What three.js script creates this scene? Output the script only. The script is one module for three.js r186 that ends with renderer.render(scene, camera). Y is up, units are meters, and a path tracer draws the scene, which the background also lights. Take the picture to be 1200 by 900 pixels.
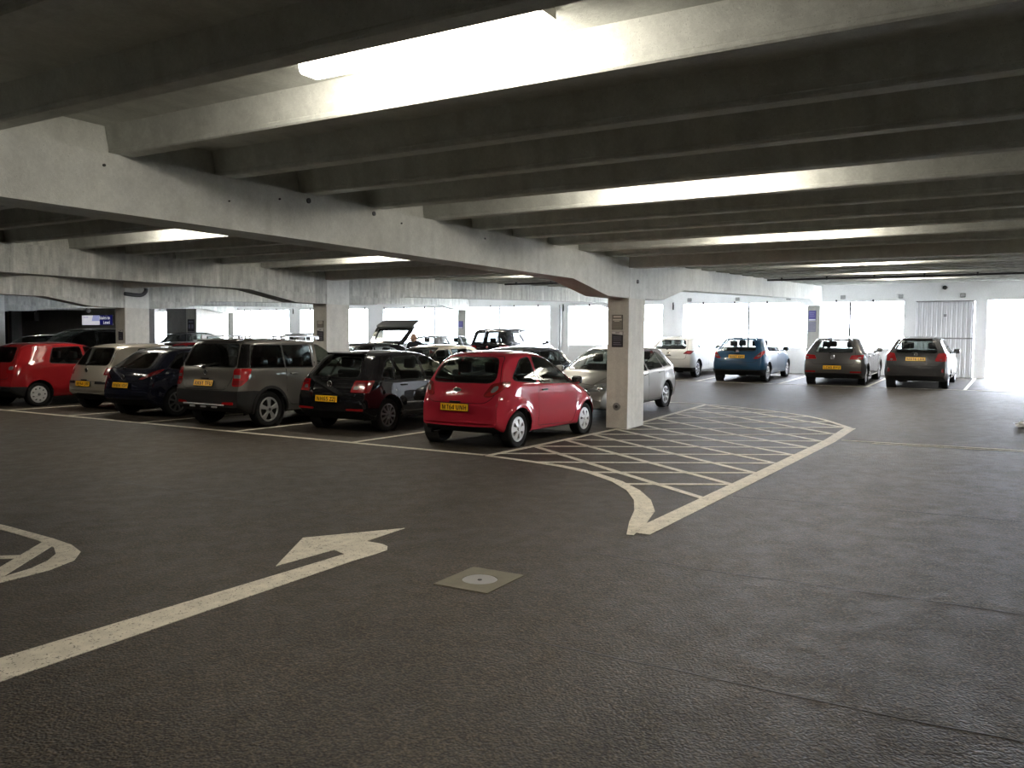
import * as THREE from 'three';
import { RoundedBoxGeometry } from 'three/addons/geometries/RoundedBoxGeometry.js';
import { RectAreaLightUniformsLib } from 'three/addons/lights/RectAreaLightUniformsLib.js';
import { mergeGeometries } from 'three/addons/utils/BufferGeometryUtils.js';
import { MarchingCubes } from 'three/addons/objects/MarchingCubes.js';

// ---------------------------------------------------------------- camera, sky, exposure
const scene = new THREE.Scene();
const renderer = new THREE.WebGLRenderer({ antialias: true });
renderer.toneMapping = THREE.LinearToneMapping;
renderer.toneMappingExposure = 2.2;
renderer.shadowMap.enabled = true;
RectAreaLightUniformsLib.init();
const FOCAL = 998, YAW = 31.31, PITCH = Math.atan((450 - 397.6) / FOCAL), ROLL = 0.0086, EYE = 1.68;
const camera = new THREE.PerspectiveCamera(2 * Math.atan(450 / FOCAL) * 180 / Math.PI, 4 / 3, 0.05, 400);
camera.rotation.order = 'YXZ';
camera.position.set(0, EYE, 0);
camera.rotation.set(-PITCH, YAW * Math.PI / 180, ROLL);
scene.background = new THREE.Color().setRGB(0.82, 0.88, 1.0);     // bright overcast daylight outside
scene.backgroundIntensity = 18;
const LAMP_COLOR = new THREE.Color().setRGB(1.0, 0.92, 0.79), LAMP_POWER = 3.7, LAMP_GLOW = 9;

// ---------------------------------------------------------------- small helpers
let seed = 12345;
const rnd = () => { seed = (seed * 1664525 + 1013904223) >>> 0; return seed / 4294967296; };
const names = new Map();
function numbered(n) { const k = names.get(n) ?? 0; names.set(n, k + 1); return k ? n + '_' + String(k).padStart(3, '0') : n; }
function thing(name, label, category, group, pos = [0, 0, 0]) {
  const o = new THREE.Group(); o.name = numbered(name); o.position.set(...pos);
  o.userData = { label, category }; if (group) o.userData.group = group;
  scene.add(o); return o;
}
function structure(name, label, category) {
  const o = new THREE.Group(); o.name = name; o.userData = { kind: 'structure', label, category }; scene.add(o); return o;
}
function part(name, geo, mat, parent, pos, rot) {
  const m = new THREE.Mesh(geo, mat); m.name = name;
  if (pos) m.position.set(...pos); if (rot) m.rotation.set(...rot);
  parent.add(m); return m;
}
const cache = new Map();
function memo(key, f) { if (!cache.has(key)) cache.set(key, f()); return cache.get(key); }
// texture coordinates in metres, taken from the side a face points to
function metreUV(g, ox = 0, oy = 0) {
  const q = g.index ? g.toNonIndexed() : g, p = q.attributes.position, n = q.attributes.normal, uv = new Float32Array(p.count * 2);
  for (let i = 0; i < p.count; i++) {
    const ax = Math.abs(n.getX(i)), ay = Math.abs(n.getY(i)), az = Math.abs(n.getZ(i));
    let u, v;
    if (ay >= ax && ay >= az) { u = p.getX(i); v = p.getZ(i); } else if (ax >= az) { u = p.getZ(i); v = p.getY(i); } else { u = p.getX(i); v = p.getY(i); }
    uv[2 * i] = u + ox; uv[2 * i + 1] = v + oy;
  }
  q.setAttribute('uv', new THREE.BufferAttribute(uv, 2));
  return q;
}
const box = (w, h, d) => metreUV(new THREE.BoxGeometry(w, h, d), w * 1.7, d * 0.9);
const boxAt = (x0, x1, y0, y1, z0, z1) => { const g = new THREE.BoxGeometry(x1 - x0, y1 - y0, z1 - z0); g.translate((x0 + x1) / 2, (y0 + y1) / 2, (z0 + z1) / 2); return metreUV(g); };
const rbox = (w, h, d, r = 0.02, s = 2) => memo(['rb', w, h, d, r, s].join(), () => new RoundedBoxGeometry(w, h, d, s, Math.min(r, w / 2.01, h / 2.01, d / 2.01)));
// a profile in (z, y) pushed along x from x0 to x1
function extrudeX(pts, x0, x1) {
  const s = new THREE.Shape(pts.map(([z, y]) => new THREE.Vector2(-z, y)));
  const g = new THREE.ExtrudeGeometry(s, { depth: x1 - x0, bevelEnabled: false });
  g.rotateY(Math.PI / 2); g.translate(x0, 0, 0);       // shape x (= -z) turns to world -z -> z
  return metreUV(g);
}

// ---------------------------------------------------------------- computed textures
function noiseGrid(n, cells, r) { // smooth tiling value noise
  const g = new Float32Array(cells * cells).map(() => r());
  const out = new Float32Array(n * n);
  for (let y = 0; y < n; y++) for (let x = 0; x < n; x++) {
    const fx = x / n * cells, fy = y / n * cells, x0 = Math.floor(fx), y0 = Math.floor(fy);
    let a = fx - x0, b = fy - y0; a = a * a * (3 - 2 * a); b = b * b * (3 - 2 * b);
    const x1 = (x0 + 1) % cells, y1 = (y0 + 1) % cells;
    out[y * n + x] = (g[y0 * cells + x0] * (1 - a) + g[y0 * cells + x1] * a) * (1 - b) + (g[y1 * cells + x0] * (1 - a) + g[y1 * cells + x1] * a) * b;
  }
  return out;
}
function dataTex(n, f, srgb, rep) {
  const d = new Uint8Array(n * n * 4);
  for (let i = 0; i < n * n; i++) { const c = f(i, i % n, Math.floor(i / n)); for (let k = 0; k < 3; k++) d[4 * i + k] = Math.max(0, Math.min(255, Math.round(c[k] * 255))); d[4 * i + 3] = 255; }
  const t = new THREE.DataTexture(d, n, n); t.magFilter = THREE.LinearFilter; t.minFilter = THREE.LinearMipmapLinearFilter; t.generateMipmaps = true;
  t.wrapS = t.wrapT = THREE.RepeatWrapping; if (srgb) t.colorSpace = THREE.SRGBColorSpace; if (rep) t.repeat.set(rep, rep); t.needsUpdate = true; return t;
}
const N1 = noiseGrid(1024, 8, rnd), N2 = noiseGrid(1024, 32, rnd), N3 = noiseGrid(1024, 128, rnd), N4 = noiseGrid(1024, 340, rnd), N5 = noiseGrid(1024, 512, rnd);
const asphaltMap = dataTex(1024, (i) => {
  const speck = rnd() > 0.965 ? 0.25 * rnd() : 0;
  const v = 0.40 + 0.05 * (N1[i] - 0.5) + 0.05 * (N2[i] - 0.5) + 0.06 * (N3[i] - 0.5) + 0.36 * (N4[i] - 0.5) + 0.30 * (N5[i] - 0.5) + speck;
  return [v * 1.0, v * 0.955, v * 0.90];
}, true, 1 / 3.6);
const asphaltBump = dataTex(1024, (i) => { const v = 0.5 + 0.5 * (N4[i] - 0.5) + 0.5 * (N5[i] - 0.5); return [v, v, v]; }, false, 1 / 3.6);
const asphaltRough = dataTex(1024, (i) => { const v = 0.67 + 0.14 * (N2[i] - 0.5) + 0.16 * (N4[i] - 0.5); return [v, v, v]; }, false, 1 / 3.6);
const concreteMap = dataTex(1024, (i, x, y) => {
  const streak = N2[((y >> 4) % 1024) * 1024 + x];                       // runs of damp and dirt
  const pore = N5[i] > 0.86 && N3[i] > 0.55 ? -0.10 : 0;
  const v = 0.80 + 0.05 * (N1[i] - 0.5) + 0.04 * (N2[i] - 0.5) + 0.045 * (streak - 0.5) + 0.05 * (N3[i] - 0.5) + 0.05 * (rnd() - 0.5) + pore;
  return [v, v, v * 0.985];
}, true, 1 / 2.7);
const stainedMap = dataTex(1024, (i, x, y) => { // left beams: darker overall tone with soft run-down dirt streaks and blotches
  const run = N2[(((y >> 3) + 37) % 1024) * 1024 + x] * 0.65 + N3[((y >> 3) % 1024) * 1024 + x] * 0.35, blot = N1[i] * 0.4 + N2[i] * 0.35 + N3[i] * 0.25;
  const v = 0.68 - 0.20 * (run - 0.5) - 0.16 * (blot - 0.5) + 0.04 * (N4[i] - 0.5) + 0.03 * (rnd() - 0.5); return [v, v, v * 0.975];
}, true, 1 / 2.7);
const whiteMap = dataTex(1024, (i) => { const v = 0.93 + 0.03 * (N1[i] - 0.5) + 0.03 * (N3[i] - 0.5) + 0.02 * (rnd() - 0.5); return [v, v, v]; }, true, 1 / 2.7);   // whitewashed wall
const concreteBump = dataTex(1024, (i) => { const v = 0.5 + 0.3 * (N3[i] - 0.5) + 0.3 * (N5[i] - 0.5); return [v, v, v]; }, false, 1 / 2.7);
const paintWear = dataTex(1024, (i) => {
  const w = N3[i] * 0.5 + N4[i] * 0.5, worn = w < 0.22 ? 0.55 : w < 0.30 ? 0.82 : 1;
  const v = (0.80 + 0.10 * (N2[i] - 0.5) + 0.08 * (rnd() - 0.5)) * worn; return [v, v * 0.985, v * 0.94];
}, true, 1 / 1.9);

// ---------------------------------------------------------------- materials
const std = (o) => new THREE.MeshStandardMaterial(o), phys = (o) => new THREE.MeshPhysicalMaterial(o);
const lin = (r, g, b) => new THREE.Color().setRGB(r, g ?? r, b ?? r);
const M = {
  asphalt: phys({ specularIntensity: 0.5, map: asphaltMap, bumpMap: asphaltBump, bumpScale: 0.006, roughnessMap: asphaltRough, roughness: 1, color: lin(0.25, 0.222, 0.185) }),
  tar: std({ color: lin(0.045), roughness: 0.7 }),
  paintLine: std({ map: paintWear, color: lin(0.90, 0.86, 0.78), roughness: 0.75 }),
  beam: std({ map: concreteMap, bumpMap: concreteBump, bumpScale: 0.003, color: lin(0.98, 1.0, 0.97), roughness: 0.85 }),
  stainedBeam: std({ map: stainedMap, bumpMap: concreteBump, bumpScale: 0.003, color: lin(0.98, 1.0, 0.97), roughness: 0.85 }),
  pillar: std({ map: concreteMap, bumpMap: concreteBump, bumpScale: 0.003, color: lin(0.9, 0.88, 0.82), roughness: 0.85 }),
  white: std({ map: whiteMap, color: lin(1), roughness: 0.8 }),
  greyWall: std({ map: concreteMap, color: lin(0.36, 0.35, 0.35), roughness: 0.9 }),
  cream: std({ map: concreteMap, color: lin(0.85, 0.78, 0.6), roughness: 0.85 }),
  steel: std({ color: lin(0.35), metalness: 0.8, roughness: 0.45 }),
  sheet: std({ color: lin(0.78, 0.78, 0.80), roughness: 0.5, metalness: 0.1 }),
  darkMetal: std({ color: lin(0.06), metalness: 0.5, roughness: 0.5 }),
  housing: std({ color: lin(0.55, 0.53, 0.48), roughness: 0.5 }),
  diffuser: std({ color: lin(0.9), emissive: LAMP_COLOR, emissiveIntensity: LAMP_GLOW, roughness: 0.4 }),
  tyre: phys({ color: lin(0.007), roughness: 0.85, specularIntensity: 0.4 }),
  rubber: phys({ color: lin(0.005), roughness: 0.6, specularIntensity: 0.35 }),
  plastic: phys({ color: lin(0.010), roughness: 0.55, specularIntensity: 0.5 }),
  gloss: std({ color: lin(0.004), roughness: 0.05 }),
  under: std({ color: lin(0.006), roughness: 0.9 }),
  seat: std({ color: lin(0.016, 0.016, 0.018), roughness: 0.9 }),
  glass: phys({ color: lin(0.50, 0.55, 0.53), transmission: 1, thickness: 0, roughness: 0.0, ior: 1.5 }),
  privacy: phys({ color: lin(0.10, 0.11, 0.11), transmission: 1, thickness: 0, roughness: 0.0, ior: 1.52 }),
  chrome: std({ color: lin(0.75), metalness: 1, roughness: 0.12 }),
  alloy: std({ color: lin(0.55, 0.55, 0.56), metalness: 0.75, roughness: 0.35 }),
  darkAlloy: std({ color: lin(0.16), metalness: 0.8, roughness: 0.4 }),
  hubcap: std({ color: lin(0.42, 0.42, 0.415), metalness: 0.25, roughness: 0.4 }),
  red: phys({ color: lin(0.27, 0.006, 0.008), roughness: 0.18, clearcoat: 1, clearcoatRoughness: 0.03 }),
  redDark: phys({ color: lin(0.16, 0.006, 0.008), roughness: 0.2, clearcoat: 1, clearcoatRoughness: 0.03 }),
  clearLens: phys({ color: lin(0.36, 0.33, 0.32), roughness: 0.12, metalness: 0.6, clearcoat: 1, clearcoatRoughness: 0.03 }),
  headlamp: phys({ color: lin(0.50, 0.51, 0.52), roughness: 0.12, metalness: 0.7, clearcoat: 1, clearcoatRoughness: 0.02 }),
  skin: std({ color: lin(0.45, 0.26, 0.17), roughness: 0.6 }),
  coat: std({ color: lin(0.02, 0.022, 0.03), roughness: 0.85 }),
  trousers: std({ color: lin(0.04, 0.045, 0.06), roughness: 0.9 }),
  paper: std({ color: lin(0.8), roughness: 0.9 }),
  outGround: std({ color: lin(0.45, 0.44, 0.42), roughness: 0.95 }),
  outWall: std({ color: lin(0.6, 0.6, 0.58), roughness: 0.9 }),
};
const paint = (r, g, b, metal = 0.0) => phys({ color: lin(r, g, b), roughness: metal ? 0.36 : 0.42, metalness: metal, specularIntensity: metal ? 0.5 : 0.05, clearcoat: 1, clearcoatRoughness: 0.02 });

// ---------------------------------------------------------------- the deck: flat up to FOLD, then rising away from the camera
const FOLD = -15, SLOPE = 0.03, TILT = Math.atan(SLOPE);
const rise = (z) => (z < FOLD ? (FOLD - z) * SLOPE : 0);
const XL = -62, XR = 9.0, ZN = 14, ZF = -32.3;       // extent of the deck
const BEAMS = [8.83, 1.18, -6.47, -14.13, -21.78, -29.43, -37.08, -44.73, -52.4];   // right-hand faces of the main beams
const BW = 0.44, LEDGE = 0.13;

{ // floor
  const f = structure('floor', 'dark worn asphalt car park floor', 'floor');
  part('asphalt_surface', extrudeX([[ZN, 0], [FOLD, 0], [FOLD, -0.3], [ZN, -0.3]], XL, XR), M.asphalt, f);
  part('ramp_surface', extrudeX([[FOLD, 0], [ZF - 0.35, rise(ZF - 0.35)], [ZF - 0.35, rise(ZF - 0.35) - 0.3], [FOLD, -0.3]], XL, XR), M.asphalt, f);
}
{ // ceiling: slab, downstand ribs
  const c = structure('ceiling', 'dark ribbed concrete car park ceiling', 'ceiling');
  const S0 = 3.41;
  part('slab', extrudeX([[ZN, S0], [ZN, S0 + 0.25], [FOLD, S0 + 0.25], [FOLD, S0]], XL, XR), M.beam, c);
  part('slab', extrudeX([[FOLD, S0], [FOLD, S0 + 0.25], [ZF - 0.35, S0 + 0.25 + rise(ZF - 0.35)], [ZF - 0.35, S0 + rise(ZF - 0.35)]], XL, XR), M.beam, c);
  const span = 7.65 - BW + 2 * LEDGE - 0.02;
  const prof = [[0.065, 0], [0.075, 0.012], [0.075, 0.035], [0.068, 0.045], [0.11, 0.26], [-0.11, 0.26], [-0.068, 0.045], [-0.075, 0.035], [-0.075, 0.012], [-0.065, 0]];
  const ribGeo = [0, 1, 2].map((k) => { const g = extrudeX(prof, 0, span); const uv = g.attributes.uv; for (let i = 0; i < uv.count; i++) uv.setXY(i, uv.getX(i) + k * 3.7, uv.getY(i) + k * 1.3); return g; });
  const zs = []; for (let k = -13; k <= 11; k++) zs.push(-2.29 - 1.075 * k);
  for (let k = 0; k < 15; k++) zs.push(-16.1 - 1.075 * k);
  for (const bx of BEAMS.slice(1)) for (const z of zs) {
    if (z > 4 && bx < -8) continue;
    if (z > -3 && bx < -16) continue;
    const r = part('rib', ribGeo[Math.floor(rnd() * 3)], M.beam, c, [bx - LEDGE + 0.01, 3.17 + rise(z), z]);
    if (z < FOLD) r.rotation.x = TILT;
  }
  // deeper cross beam on the line of pillars where the deck bends
  for (const bx of BEAMS.slice(1)) part('fold_beam', boxAt(bx + 0.005, bx + 7.65 - BW - 0.005, 3.03, 3.41, -15.06, -14.80), M.pillar, c);
}
// main beams with haunches at the pillars
BEAMS.forEach((bx, i) => {
  const x0 = bx - BW, t = 3.17, b = 2.69, h = 2.47, g = structure(i ? 'trim_' + (i + 1) : 'trim_1', 'pale concrete main beam with a sloping haunch at each pillar', 'beam');
  const near = [[ZN, t], [ZN, b], [3.2, b], [1.9, h], [0.6, h], [-0.9, b], [-12.55, b], [-13.9, h], [-15.2, h], [-15.2, t]];
  const r = (z, y) => [z, y + rise(z)];
  const far = [r(-15.2, t), r(-15.2, h), r(-16.6, h), r(-17.8, b), r(-30.0, b), r(-31.2, h), r(-32.0, h), r(-32.0, t)];
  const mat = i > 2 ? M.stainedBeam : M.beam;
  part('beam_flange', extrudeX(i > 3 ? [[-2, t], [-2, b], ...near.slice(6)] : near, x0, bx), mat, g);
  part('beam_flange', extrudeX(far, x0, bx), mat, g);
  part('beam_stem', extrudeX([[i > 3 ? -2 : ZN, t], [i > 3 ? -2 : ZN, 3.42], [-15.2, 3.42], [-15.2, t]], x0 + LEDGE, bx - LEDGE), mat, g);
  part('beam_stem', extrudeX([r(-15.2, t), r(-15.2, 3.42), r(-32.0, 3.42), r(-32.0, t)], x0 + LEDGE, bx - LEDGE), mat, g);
});
// pillars
const pillarGroup = 'pale concrete pillars';
BEAMS.forEach((bx, i) => {
  for (const [z0, z1, base] of [[-15.62, -14.84, 0], [0.8, 1.6, 0], [-32.3, -31.75, rise(-32)]]) {
    if ((z0 > 0 && i > 3) || (i > 6 && z0 < -20)) continue;
    const zc = (z0 + z1) / 2, hh = 2.47 + (z0 < -20 ? rise(z0) : 0) - base + 0.02;
    const where = z0 > 0 ? 'behind the arrow lane' : z0 < -20 ? 'against the bright outer wall openings' : 'between the two nose to nose rows of cars';
    const who = { 3: 'behind the grey estate', 4: 'behind the silver beige hatchback', 5: 'behind the red hatchback at the end' }[i], mid = z0 < -10 && z0 > -20;
    const isP1 = i === 2 && z0 < -10 && z0 > -20;
    const o = thing('pillar', isP1 ? 'square concrete pillar beside the red small car at the hatched markings' : 'square concrete pillar ' + (mid && who ? who : where), 'pillar', isP1 || (mid && who) ? undefined : pillarGroup + ' ' + where, [bx - BW / 2, base, zc]);
    if (mid && i > 5) o.userData.label = 'square concrete pillar in the dark far end of the middle rows';
    part('shaft', metreUV(new RoundedBoxGeometry(BW, hh, z1 - z0, 2, 0.012).translate(0, hh / 2, 0), i * 1.3, i), M.pillar, o);
    if (z0 < 0 && z0 > -20) part('pillar_cap', box(BW - 0.05, 0.68, z1 - z0 - 0.02).translate(0.03, 0, 0), M.beam, o, [0, 2.47 + 0.34, 0]);
    if (isP1) { // fixing plate near the foot, bolt hole above
      part('fixing_plate', new THREE.CylinderGeometry(0.075, 0.075, 0.02, 20).rotateX(Math.PI / 2), M.greyWall, o, [0.0, 0.42, (z1 - z0) / 2 + 0.008]);
      part('bolt', new THREE.CylinderGeometry(0.03, 0.03, 0.03, 10).rotateX(Math.PI / 2), M.darkMetal, o, [0.0, 0.42, (z1 - z0) / 2 + 0.015]);
      part('wall_socket', new THREE.CylinderGeometry(0.035, 0.045, 0.03, 12).rotateZ(-Math.PI / 2), M.darkMetal, o, [BW / 2 + 0.01, 2.80, 0.02]);
    }
  }
});
{ // perimeter: edge beam, parapets, piers, posts, shutter; enclosing walls outside the frame
  const w = structure('wall_back', 'white painted outer wall with wide open bays', 'wall');
  const y0 = rise(ZF), top = 3.16;
  part('edge_beam', boxAt(XL, XR, top, 3.98, ZF - 0.3, ZF), M.white, w);
  part('edge_lip', boxAt(XL, XR, top - 0.05, top + 0.04, ZF, ZF + 0.05), M.white, w);
  for (const [a, b] of [[-3.8, -3.42], [-1.62, -1.27], [-12.62, -11.75], [-17.75, -16.85], [-28.0, -27.0], [-33.4, -32.6], [-41.0, -40.2]]) part('pier', boxAt(a, b, y0 - 0.1, top, ZF - 0.3, ZF + 0.03), M.white, w);
  for (const [a, b] of [[-46, -40.2 - 0.8], [-40.2, -33.4], [-32.6, -28.0], [-27.0, -17.75], [-16.85, -12.62], [-11.75, -3.8]]) part('parapet', boxAt(a, b, y0 - 0.1, y0 + 0.95, ZF - 0.2, ZF - 0.02), M.white, w);
  
  part('added_end_wall', boxAt(1.9, XR, y0 - 0.1, top, ZF - 0.3, ZF), M.white, w);  // unseen wall, added to keep bright sky reflections off the car sides
  part('down_pipe', new THREE.CylinderGeometry(0.07, 0.07, 2.7, 14), M.steel, w, [-17.2, y0 + 1.3, ZF + 0.1]);
  for (const x of [-5.57, -9.2, -14.8, -20.4, -24.0, -30.3, -36.5]) part('window_post', boxAt(x - 0.03, x + 0.03, y0 + 0.95, top, ZF - 0.16, ZF - 0.08), M.darkMetal, w);
  for (let x = -38; x < -1; x += 1.23) if (!(x > -4 && x < -1)) part('hanger_bracket', boxAt(x - 0.025, x + 0.025, top - 0.26, top + 0.03, ZF + 0.02, ZF + 0.06), M.darkMetal, w);
  for (let x = -11.5; x < 1; x += 1.9) part('beam_anchor', rbox(0.16, 0.14, 0.1, 0.02), M.steel, w, [x, top + 0.12, ZF + 0.05]);
  // ribbed white shutter between two piers
  const d = structure('door_1', 'ribbed white metal shutter between two piers', 'shutter');
  const pts = []; for (let x = -3.42, k = 0; x < -1.62; x += 0.0375, k++) pts.push([x, k % 4 < 2 ? 0.03 : 0]);
  const s = new THREE.Shape(); s.moveTo(pts[0][0], -0.02); pts.forEach(([x, z], k) => { s.lineTo(x, z); if (pts[k + 1]) s.lineTo(x + 0.012, pts[k + 1][1]); }); s.lineTo(pts.at(-1)[0], -0.02);
  const g = new THREE.ExtrudeGeometry(s, { depth: top - y0, bevelEnabled: false }); g.rotateX(-Math.PI / 2); g.scale(1, 1, -1); 
  const pi = g.toNonIndexed(); pi.computeVertexNormals();
  part('shutter_curtain', pi, M.sheet, d, [0, y0 - 0.02, ZF - 0.1]);
  part('lock_rail', boxAt(-3.42, -1.62, y0 + 1.30, y0 + 1.34, ZF - 0.08, ZF - 0.055), M.steel, d);
  part('head_rail', boxAt(-3.42, -1.62, top - 0.08, top, ZF - 0.1, ZF - 0.03), M.steel, d);
  part('lock_box', rbox(0.1, 0.1, 0.04), M.steel, d, [-2.52, y0 + 2.1, ZF - 0.05]);
  const cam = thing('security_camera', 'small dark dome camera on the white edge beam', 'camera', undefined, [-2.55, 3.55, ZF + 0.06]);
  part('dome', new THREE.SphereGeometry(0.07, 16, 12), M.darkMetal, cam); part('mount', new THREE.CylinderGeometry(0.05, 0.05, 0.08, 12).rotateX(Math.PI / 2), M.darkMetal, cam, [0, 0, -0.03]);

  const wf = structure('wall_front', 'concrete wall on the near side of the car park', 'wall'); part('panel', boxAt(XL, XR, -0.3, 3.66, ZN, ZN + 0.3), M.greyWall, wf);
  const wr = structure('wall_right', 'concrete side wall of the car park', 'wall'); part('panel', boxAt(XR, XR + 0.3, -0.3, 4.2, -22, ZN), M.greyWall, wr); part('edge_beam', boxAt(XR, XR + 0.3, 3.1, 4.2, ZF - 0.35, -22), M.white, wr);
  part('parapet', boxAt(XR, XR + 0.2, -0.3, 1.3, ZF - 0.35, -22), M.white, wr); for (const z of [-32.4, -27.2]) part('pier', boxAt(XR, XR + 0.3, 1.3, 3.1, z - 0.25, z + 0.25), M.white, wr);
  const wl = structure('wall_left', 'concrete side wall of the car park', 'wall'); part('panel', boxAt(XL - 0.3, XL, -0.3, 4.2, ZF - 0.35, ZN), M.greyWall, wl);
  const og = structure('ground_outside', 'pale paved ground outside the car park', 'ground'); part('paving', boxAt(-120, 80, y0 - 0.5, y0 - 0.12, -130, ZF - 0.35), M.outGround, og); part('paving', boxAt(XR + 0.3, 80, y0 - 0.5, y0 - 0.12, ZF - 0.35, 30), M.outGround, og);
}

// ---------------------------------------------------------------- luminaires
const lampGeo = (() => {
  const body = extrudeX([[0.09, 0.05], [0.095, 0.0], [-0.095, 0.0], [-0.09, 0.05]], -0.86, 0.86);
  const s = new THREE.Shape(); s.moveTo(-0.085, 0); s.lineTo(0.085, 0); s.lineTo(0.075, -0.045); s.quadraticCurveTo(0.07, -0.06, 0.055, -0.06); s.lineTo(-0.055, -0.06); s.quadraticCurveTo(-0.07, -0.06, -0.075, -0.045); s.closePath();
  const lens = new THREE.ExtrudeGeometry(s, { depth: 1.62, bevelEnabled: true, bevelSize: 0.012, bevelThickness: 0.02, bevelSegments: 2 }); lens.rotateY(Math.PI / 2); lens.translate(-0.81, 0, 0);
  return { body, lens, clip: rbox(0.03, 0.05, 0.012, 0.004, 1) };
})();
function lamp(x, z, label, group) {
  const y = 3.36 + rise(z);
  const o = thing('ceiling_light', label, 'light fitting', group, [x, y, z]);
  if (z < FOLD) o.rotation.x = TILT;
  part('housing', lampGeo.body, M.housing, o);
  part('diffuser', lampGeo.lens, M.diffuser, o);
  for (let k = 0; k < 4; k++) for (const sd of [-1, 1]) part('clip', lampGeo.clip, M.steel, o, [-0.66 + k * 0.44, 0.012, sd * 0.1]);
  for (const px of [-0.54, 0, 0.54]) { // the three thirds of the tube, just under the diffuser
    const l = new THREE.PointLight(LAMP_COLOR, LAMP_POWER / 3); l.name = 'tube_light'; l.position.set(px, -0.10, 0); l.castShadow = true; l.shadow.radius = 2.5; o.add(l);
  }
}
lamp(-3.05, -3.92, 'long glowing fluorescent fitting hung between ribs above the arrow lane', undefined);
lamp(-3.07, -8.2, 'fluorescent fitting tucked between ribs above the curved edge of the hatched markings');
lamp(-3.07, -12.5, 'fluorescent fitting tucked between ribs above the hatched markings next to the pillar');
lamp(-3.07, 4.7, 'fluorescent fitting between ribs over the near end of the arrow lane');
for (const z of [-12.5]) lamp(4.6, z, 'fluorescent fitting between ribs over the open lane beyond the arrow', 'fittings over the open lane');
lamp(-10.7, -8.2, 'fluorescent fitting between ribs in the lane before the black hatchback');
lamp(-10.7, -12.5, 'fluorescent fitting between ribs above the black hatchback');
lamp(-18.4, -8.2, 'fluorescent fitting between ribs in the lane before the silver beige hatchback');
lamp(-18.4, -12.5, 'fluorescent fitting between ribs above the silver beige hatchback');
for (const [x, row] of [[-3.07, 'before the shutter'], [-10.7, 'before the white hatchback'], [-18.4, 'by the raised tailgate'], [4.6, 'over the open lane']]) for (const [z, at] of [[-19.0, 'nearest the bend'], [-23.3, 'midway up'], [-27.6, 'nearest the wall']]) lamp(x, z, 'fluorescent fitting under the rising deck ' + row + ', ' + at);
lamp(-33.0, -23.3, 'added fluorescent fitting under the rising deck before the grey plant room');  // added lamp, lifts the dark end around the stair block
lamp(-41.0, -23.3, 'added fluorescent fitting under the rising deck before the wide stairs sign');  // second added lamp, brightens the stair block walls and sign

// ---------------------------------------------------------------- road markings
function ribbon(pts, w, y = 0.004) { // a painted line of width w along pts [x, z], following the deck
  const P = [];
  for (let i = 0; i < pts.length - 1; i++) {
    const [a, b] = [pts[i], pts[i + 1]], L = Math.hypot(b[0] - a[0], b[1] - a[1]), ts = [0];
    if ((a[1] - FOLD) * (b[1] - FOLD) < 0) ts.push((FOLD - a[1]) / (b[1] - a[1]));
    for (const t of ts) P.push([a[0] + (b[0] - a[0]) * t, a[1] + (b[1] - a[1]) * t]);
  }
  P.push(pts.at(-1));
  const pos = [], uv = [], idx = [];
  P.forEach((p, i) => {
    const a = P[Math.max(0, i - 1)], b = P[Math.min(P.length - 1, i + 1)];
    let dx = b[0] - a[0], dz = b[1] - a[1]; const l = Math.hypot(dx, dz); dx /= l; dz /= l;
    const ww = Array.isArray(w) ? w[Math.min(i, w.length - 1)] : w;
    for (const s of [-1, 1]) { const x = p[0] - dz * s * ww / 2, z = p[1] + dx * s * ww / 2; pos.push(x, rise(z) + y, z); uv.push(x, z); }
    for (const s of [-1, 1]) { const x = p[0] - dz * s * ww / 2, z = p[1] + dx * s * ww / 2; pos.push(x, rise(z), z); uv.push(x, z); }
    if (i) { const k = (i - 1) * 4; for (const [q, r] of [[0, 1], [3, 2], [2, 0], [1, 3]]) idx.push(k + q, k + r, k + 4 + q, k + r, k + 4 + r, k + 4 + q); }
  });
  const g = new THREE.BufferGeometry(); g.setAttribute('position', new THREE.Float32BufferAttribute(pos, 3)); g.setAttribute('uv', new THREE.Float32BufferAttribute(uv, 2)); g.setIndex(idx);
  const q = g.toNonIndexed(); q.computeVertexNormals();
  const n = q.attributes.normal, pp = q.attributes.position; // faces that look down are turned
  for (let t = 0; t < pp.count; t += 3) if (n.getY(t) < -0.5) for (let k = 0; k < 3; k++) n.setY(t + k, -n.getY(t + k));
  return q;
}
function flatShape(pts, h = 0.004) {
  const s = new THREE.Shape(pts.map(([x, z]) => new THREE.Vector2(x, -z))), g = new THREE.ExtrudeGeometry(s, { depth: h, bevelEnabled: false });
  g.rotateX(-Math.PI / 2); return metreUV(g);
}
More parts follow.
